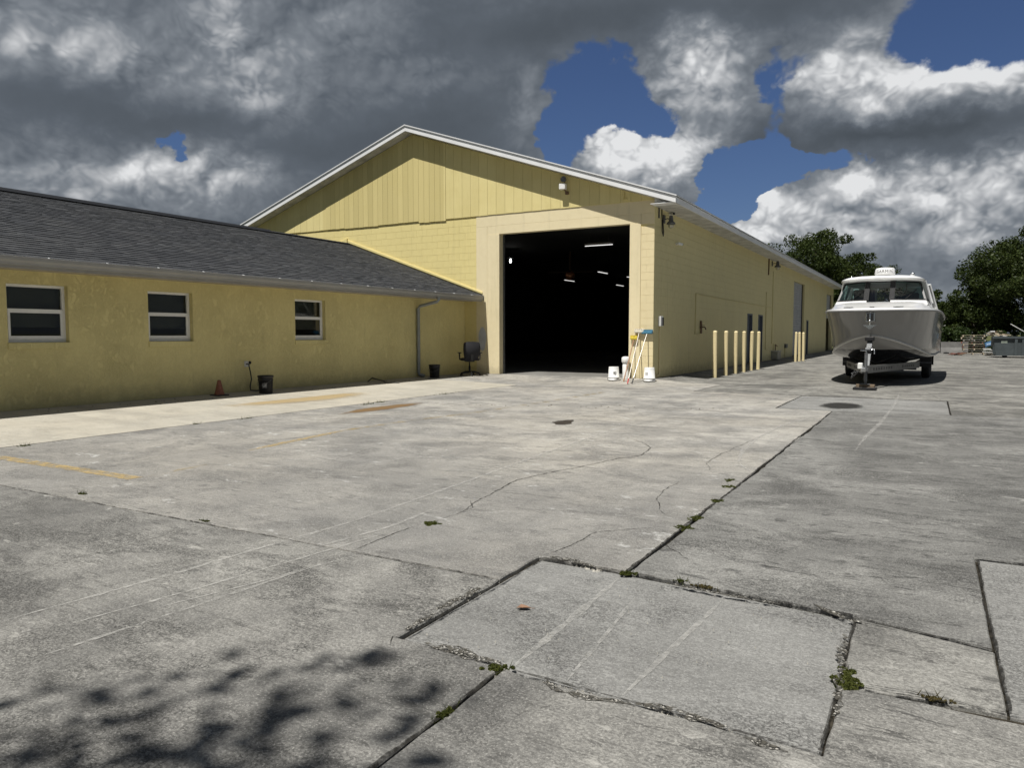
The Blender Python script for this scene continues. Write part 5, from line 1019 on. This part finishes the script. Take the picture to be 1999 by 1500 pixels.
# the tree behind the camera whose shadow reaches the foreground
tree((-1.70, -4.40, -.22), 9.8, 3.2, 'oak behind the photographer shading the near concrete', 30, 16000, .15, 70, .22, .36, sparse=1.1)
def hedge(x0, x1, y0, y1, h, label, seed, n):
    t = thing('hedge', label, 'hedge', ((x0+x1)/2, (y0+y1)/2, -.22)); rg = random.Random(seed); c = []; r_ = []; w_ = (x1-x0)/2; d = (y1-y0)/2
    for k in range(90): c.append((rg.uniform(-w_, w_), rg.uniform(-d, d), rg.uniform(.15, 1)*h)); r_.append(rg.uniform(.22, .40))
    leaves('foliage', c, r_, n, .14, M_hedge, t, seed); m_ = MB()
    for k in range(8): x = -w_+2*w_*k/7; m_.tube([(x, 0, 0), (x+.1, .05, h*.8)], [.05, .02], 6)
    m_.build('stems', M_bark, t)
hedge(-1.2, 2.4, 58.6, 60.2, 1.75, 'clipped dark hedge between the boat and the pallets', 41, 14000); hedge(2.6, 9.5, 58.8, 60.4, 1.5, 'dark hedge running behind pallets and dumpster', 42, 14000)
t = thing('spiky_shrub', 'loose light green shrub above the hedge right of the boat', 'shrub', (.95, 61.5, -.22)); rg = random.Random(3); mm = MB()
for k in range(130):
    a_ = rg.uniform(0, 6.28); b_ = rg.uniform(.3, 1.4); L = rg.uniform(1.1, 2.5); q = Vector((math.cos(a_)*math.cos(b_), math.sin(a_)*math.cos(b_), math.sin(b_)))*L; sd_ = Vector((-math.sin(a_), math.cos(a_), 0))*.03; mm.add([-sd_, sd_, q*.6+sd_+Vector((0,0,.1)), q-Vector((0,0,.15))], [(0,1,2,3)])
mm.build('fronds', m_plain('grey_green_frond', (.13, .16, .08), .8, 0, .3, 2), t, fix=False)
# weeds in the joints
def weed(px, py, r, n, label, dry=False, tall=0):
    q = gp(px, py, .0); t = thing('weed_clump', label, 'weed', (q[0], q[1], q[2]-.01), 0, 'weeds growing in the joints'); sd_ = int(px*7+py); rg = random.Random(sd_)
    c = [(rg.gauss(0, r[0]*.42), rg.gauss(0, r[1]*.42), .006+rg.uniform(0, .008)) for k in range(26)]; leaves('leaf_mat', c, [min(r)*.28]*26, n*2, .012, M_dry if dry else M_weedl, t, sd_, .35)
    bl_ = MB()
    for k in range(8+tall*14):
        x, y = rg.gauss(0, r[0]*.5), rg.gauss(0, r[1]*.5); hh = rg.uniform(.02, .05)*(1+.5*tall); a_ = rg.uniform(0, 6.28); dx, dy = math.cos(a_)*hh*.6, math.sin(a_)*hh*.6; bl_.add([(x-.003, y, 0), (x+.003, y, 0), (x+dx, y+dy, hh)], [(0,1,2)])
    stuff(bl_.build('blades', M_dry if dry else M_weedl, t, fix=False)); return t
WD = [(840,1023,(.055,.06),900,'low green weed growing in the long yard crack'),(1425,938,(.04,.07),500,'green weed at the kink of the main joint'),(1422,951,(.05,.05),350,'small weed just below the joint kink'),(1397,978,(.05,.07),450,'weed in the main joint, third clump from the kink'),(1360,1012,(.05,.08),500,'weed clump midway down the main joint'),(1335,1030,(.055,.06),600,'spreading weed in the lower main joint'),(1225,1120,(.04,.03),500,'weed at the top edge of grey repair slab'),(1650,1332,(.05,.11),1500,'bright green weed at right edge of the repair slab'),(972,1306,(.045,.03),900,'mossy weed at bottom left edge of repair slab'),(868,1396,(.02,.06),700,'moss in the joint at the bottom of the picture'),(1375,1146,(.06,.02),400,'brown dried weed in repair slab upper edge'),(1330,1135,(.03,.02),200,'tiny weed on repair slab upper edge'),(1825,1365,(.05,.015),260,'dry weed in crack at lower right'),(715,790,(.06,.20),260,'grass tuft in walkway joint nearest the rust stain'),(740,786,(.06,.25),400,'tall grass tuft in the walkway joint'),(870,769,(.05,.5),400,'grass tufts in the walkway joint near the door'),(48,871,(.05,.10),300,'grass tuft in walkway joint at far left'),(385,828,(.03,.10),160,'tiny grass tuft in walkway joint below middle window'),(160,965,(.05,.03),260,'grass tuft in the cross joint at left'),(400,1018,(.06,.02),200,'weeds in the middle of the left cross joint'),(480,818,(.03,.2),200,'grass tuft in walkway joint below the cone')]
for px, py, r, n, lb in WD: weed(px, py, r, n, lb, 'dry' in lb or 'brown' in lb, 1 if 'grass' in lb or 'tall' in lb else 0)
# joint fill along the main joint: uncountable moss and debris
def scatter(name, segs, n, size, mat, seed, wid, zoff=0.):
    rg = np.random.default_rng(seed); segs = [(gp(*a), gp(*b)) for a, b in segs]; L = np.array([np.linalg.norm(b-a) for a, b in segs]); P = L/L.sum(); V = []; F = []
    for k in rg.choice(len(segs), n, p=P):
        a, b = segs[k]; t_ = rg.uniform(); q = a+(b-a)*t_; q = q+np.array([rg.normal(0, wid), rg.normal(0, wid), 0]); s_ = size*rg.uniform(.4, 1.5); z = gz(q[0], q[1])+zoff; b0 = len(V); ang_ = rg.uniform(0, 6.28, 5); 
        for i in range(5): V.append((q[0]+s_*math.cos(i*1.257)*rg.uniform(.5, 1), q[1]+s_*math.sin(i*1.257)*rg.uniform(.5, 1), z-.01))
        V.append((q[0]+s_*rg.uniform(-.4, .4), q[1]+s_*rg.uniform(-.4, .4), z+s_*rg.uniform(.05, .30))); F += [(b0+i, b0+(i+1)%5, b0+5) for i in range(5)]
    o = MB().add(V, F).build(name, mat, None, fix=False); o['kind'] = 'stuff'; return o
scatter('joint_moss', [((1620,810),(1425,937)),((1425,937),(1222,1112)),((985,1305),(735,1500)),((1222,1118),(1658,1207))], 900, .012, M_weedl if False else m_plain('dark_moss', (.045, .045, .022), .95, 0, .4, 30), 5, .012, -.02)
M_rub = m_plain('broken_concrete', (.42, .40, .35), .9, 0, .3, 30, .4)
scatter('rubble', [((830,1262),(985,1312)),((1090,1085),(1170,1108)),((850,1190),(930,1150)),((1240,1380),(1420,1425)),((1060,1330),(1240,1385))], 1500, .010, M_rub, 6, .016, -.010)
scatter('grit', [((1000,1180),(1500,1260)),((300,1150),(1200,1400)),((1300,900),(1900,1200)),((600,900),(1200,950))], 700, .003, M_rub, 7, .5, .003)
scatter('leaf_litter', [((60,806),(400,778)),((600,762),(860,738)),((900,790),(1400,800))], 120, .018, m_plain('dead_leaf_bits', (.06, .045, .028), .9), 8, .12, .008)
lf = gp(1022,1184, -.014); t = thing('dead_leaf', 'curled brown dead leaf on the grey repair slab', 'leaf', tuple(lf), R(20)); M_dl = m_plain('brown_leaf', (.22, .125, .075), .7, 0, .3, 40)
MB().grid([[(-.035,0,.004), (-.015,-.018,.012), (.012,-.016,.014), (.034,0,.008)], [(-.036,.001,.003), (-.014,0,.004), (.012,0,.004), (.036,.001,.006)], [(-.034,.002,.004), (-.014,.019,.016), (.014,.015,.012), (.034,.003,.008)]]).build('blade', M_dl, t, fix=False); MB().tube([(.034,0,.006), (.052,.006,.004)], .0012, 4).build('stalk', M_dl, t)
bpy.context.view_layer.update()
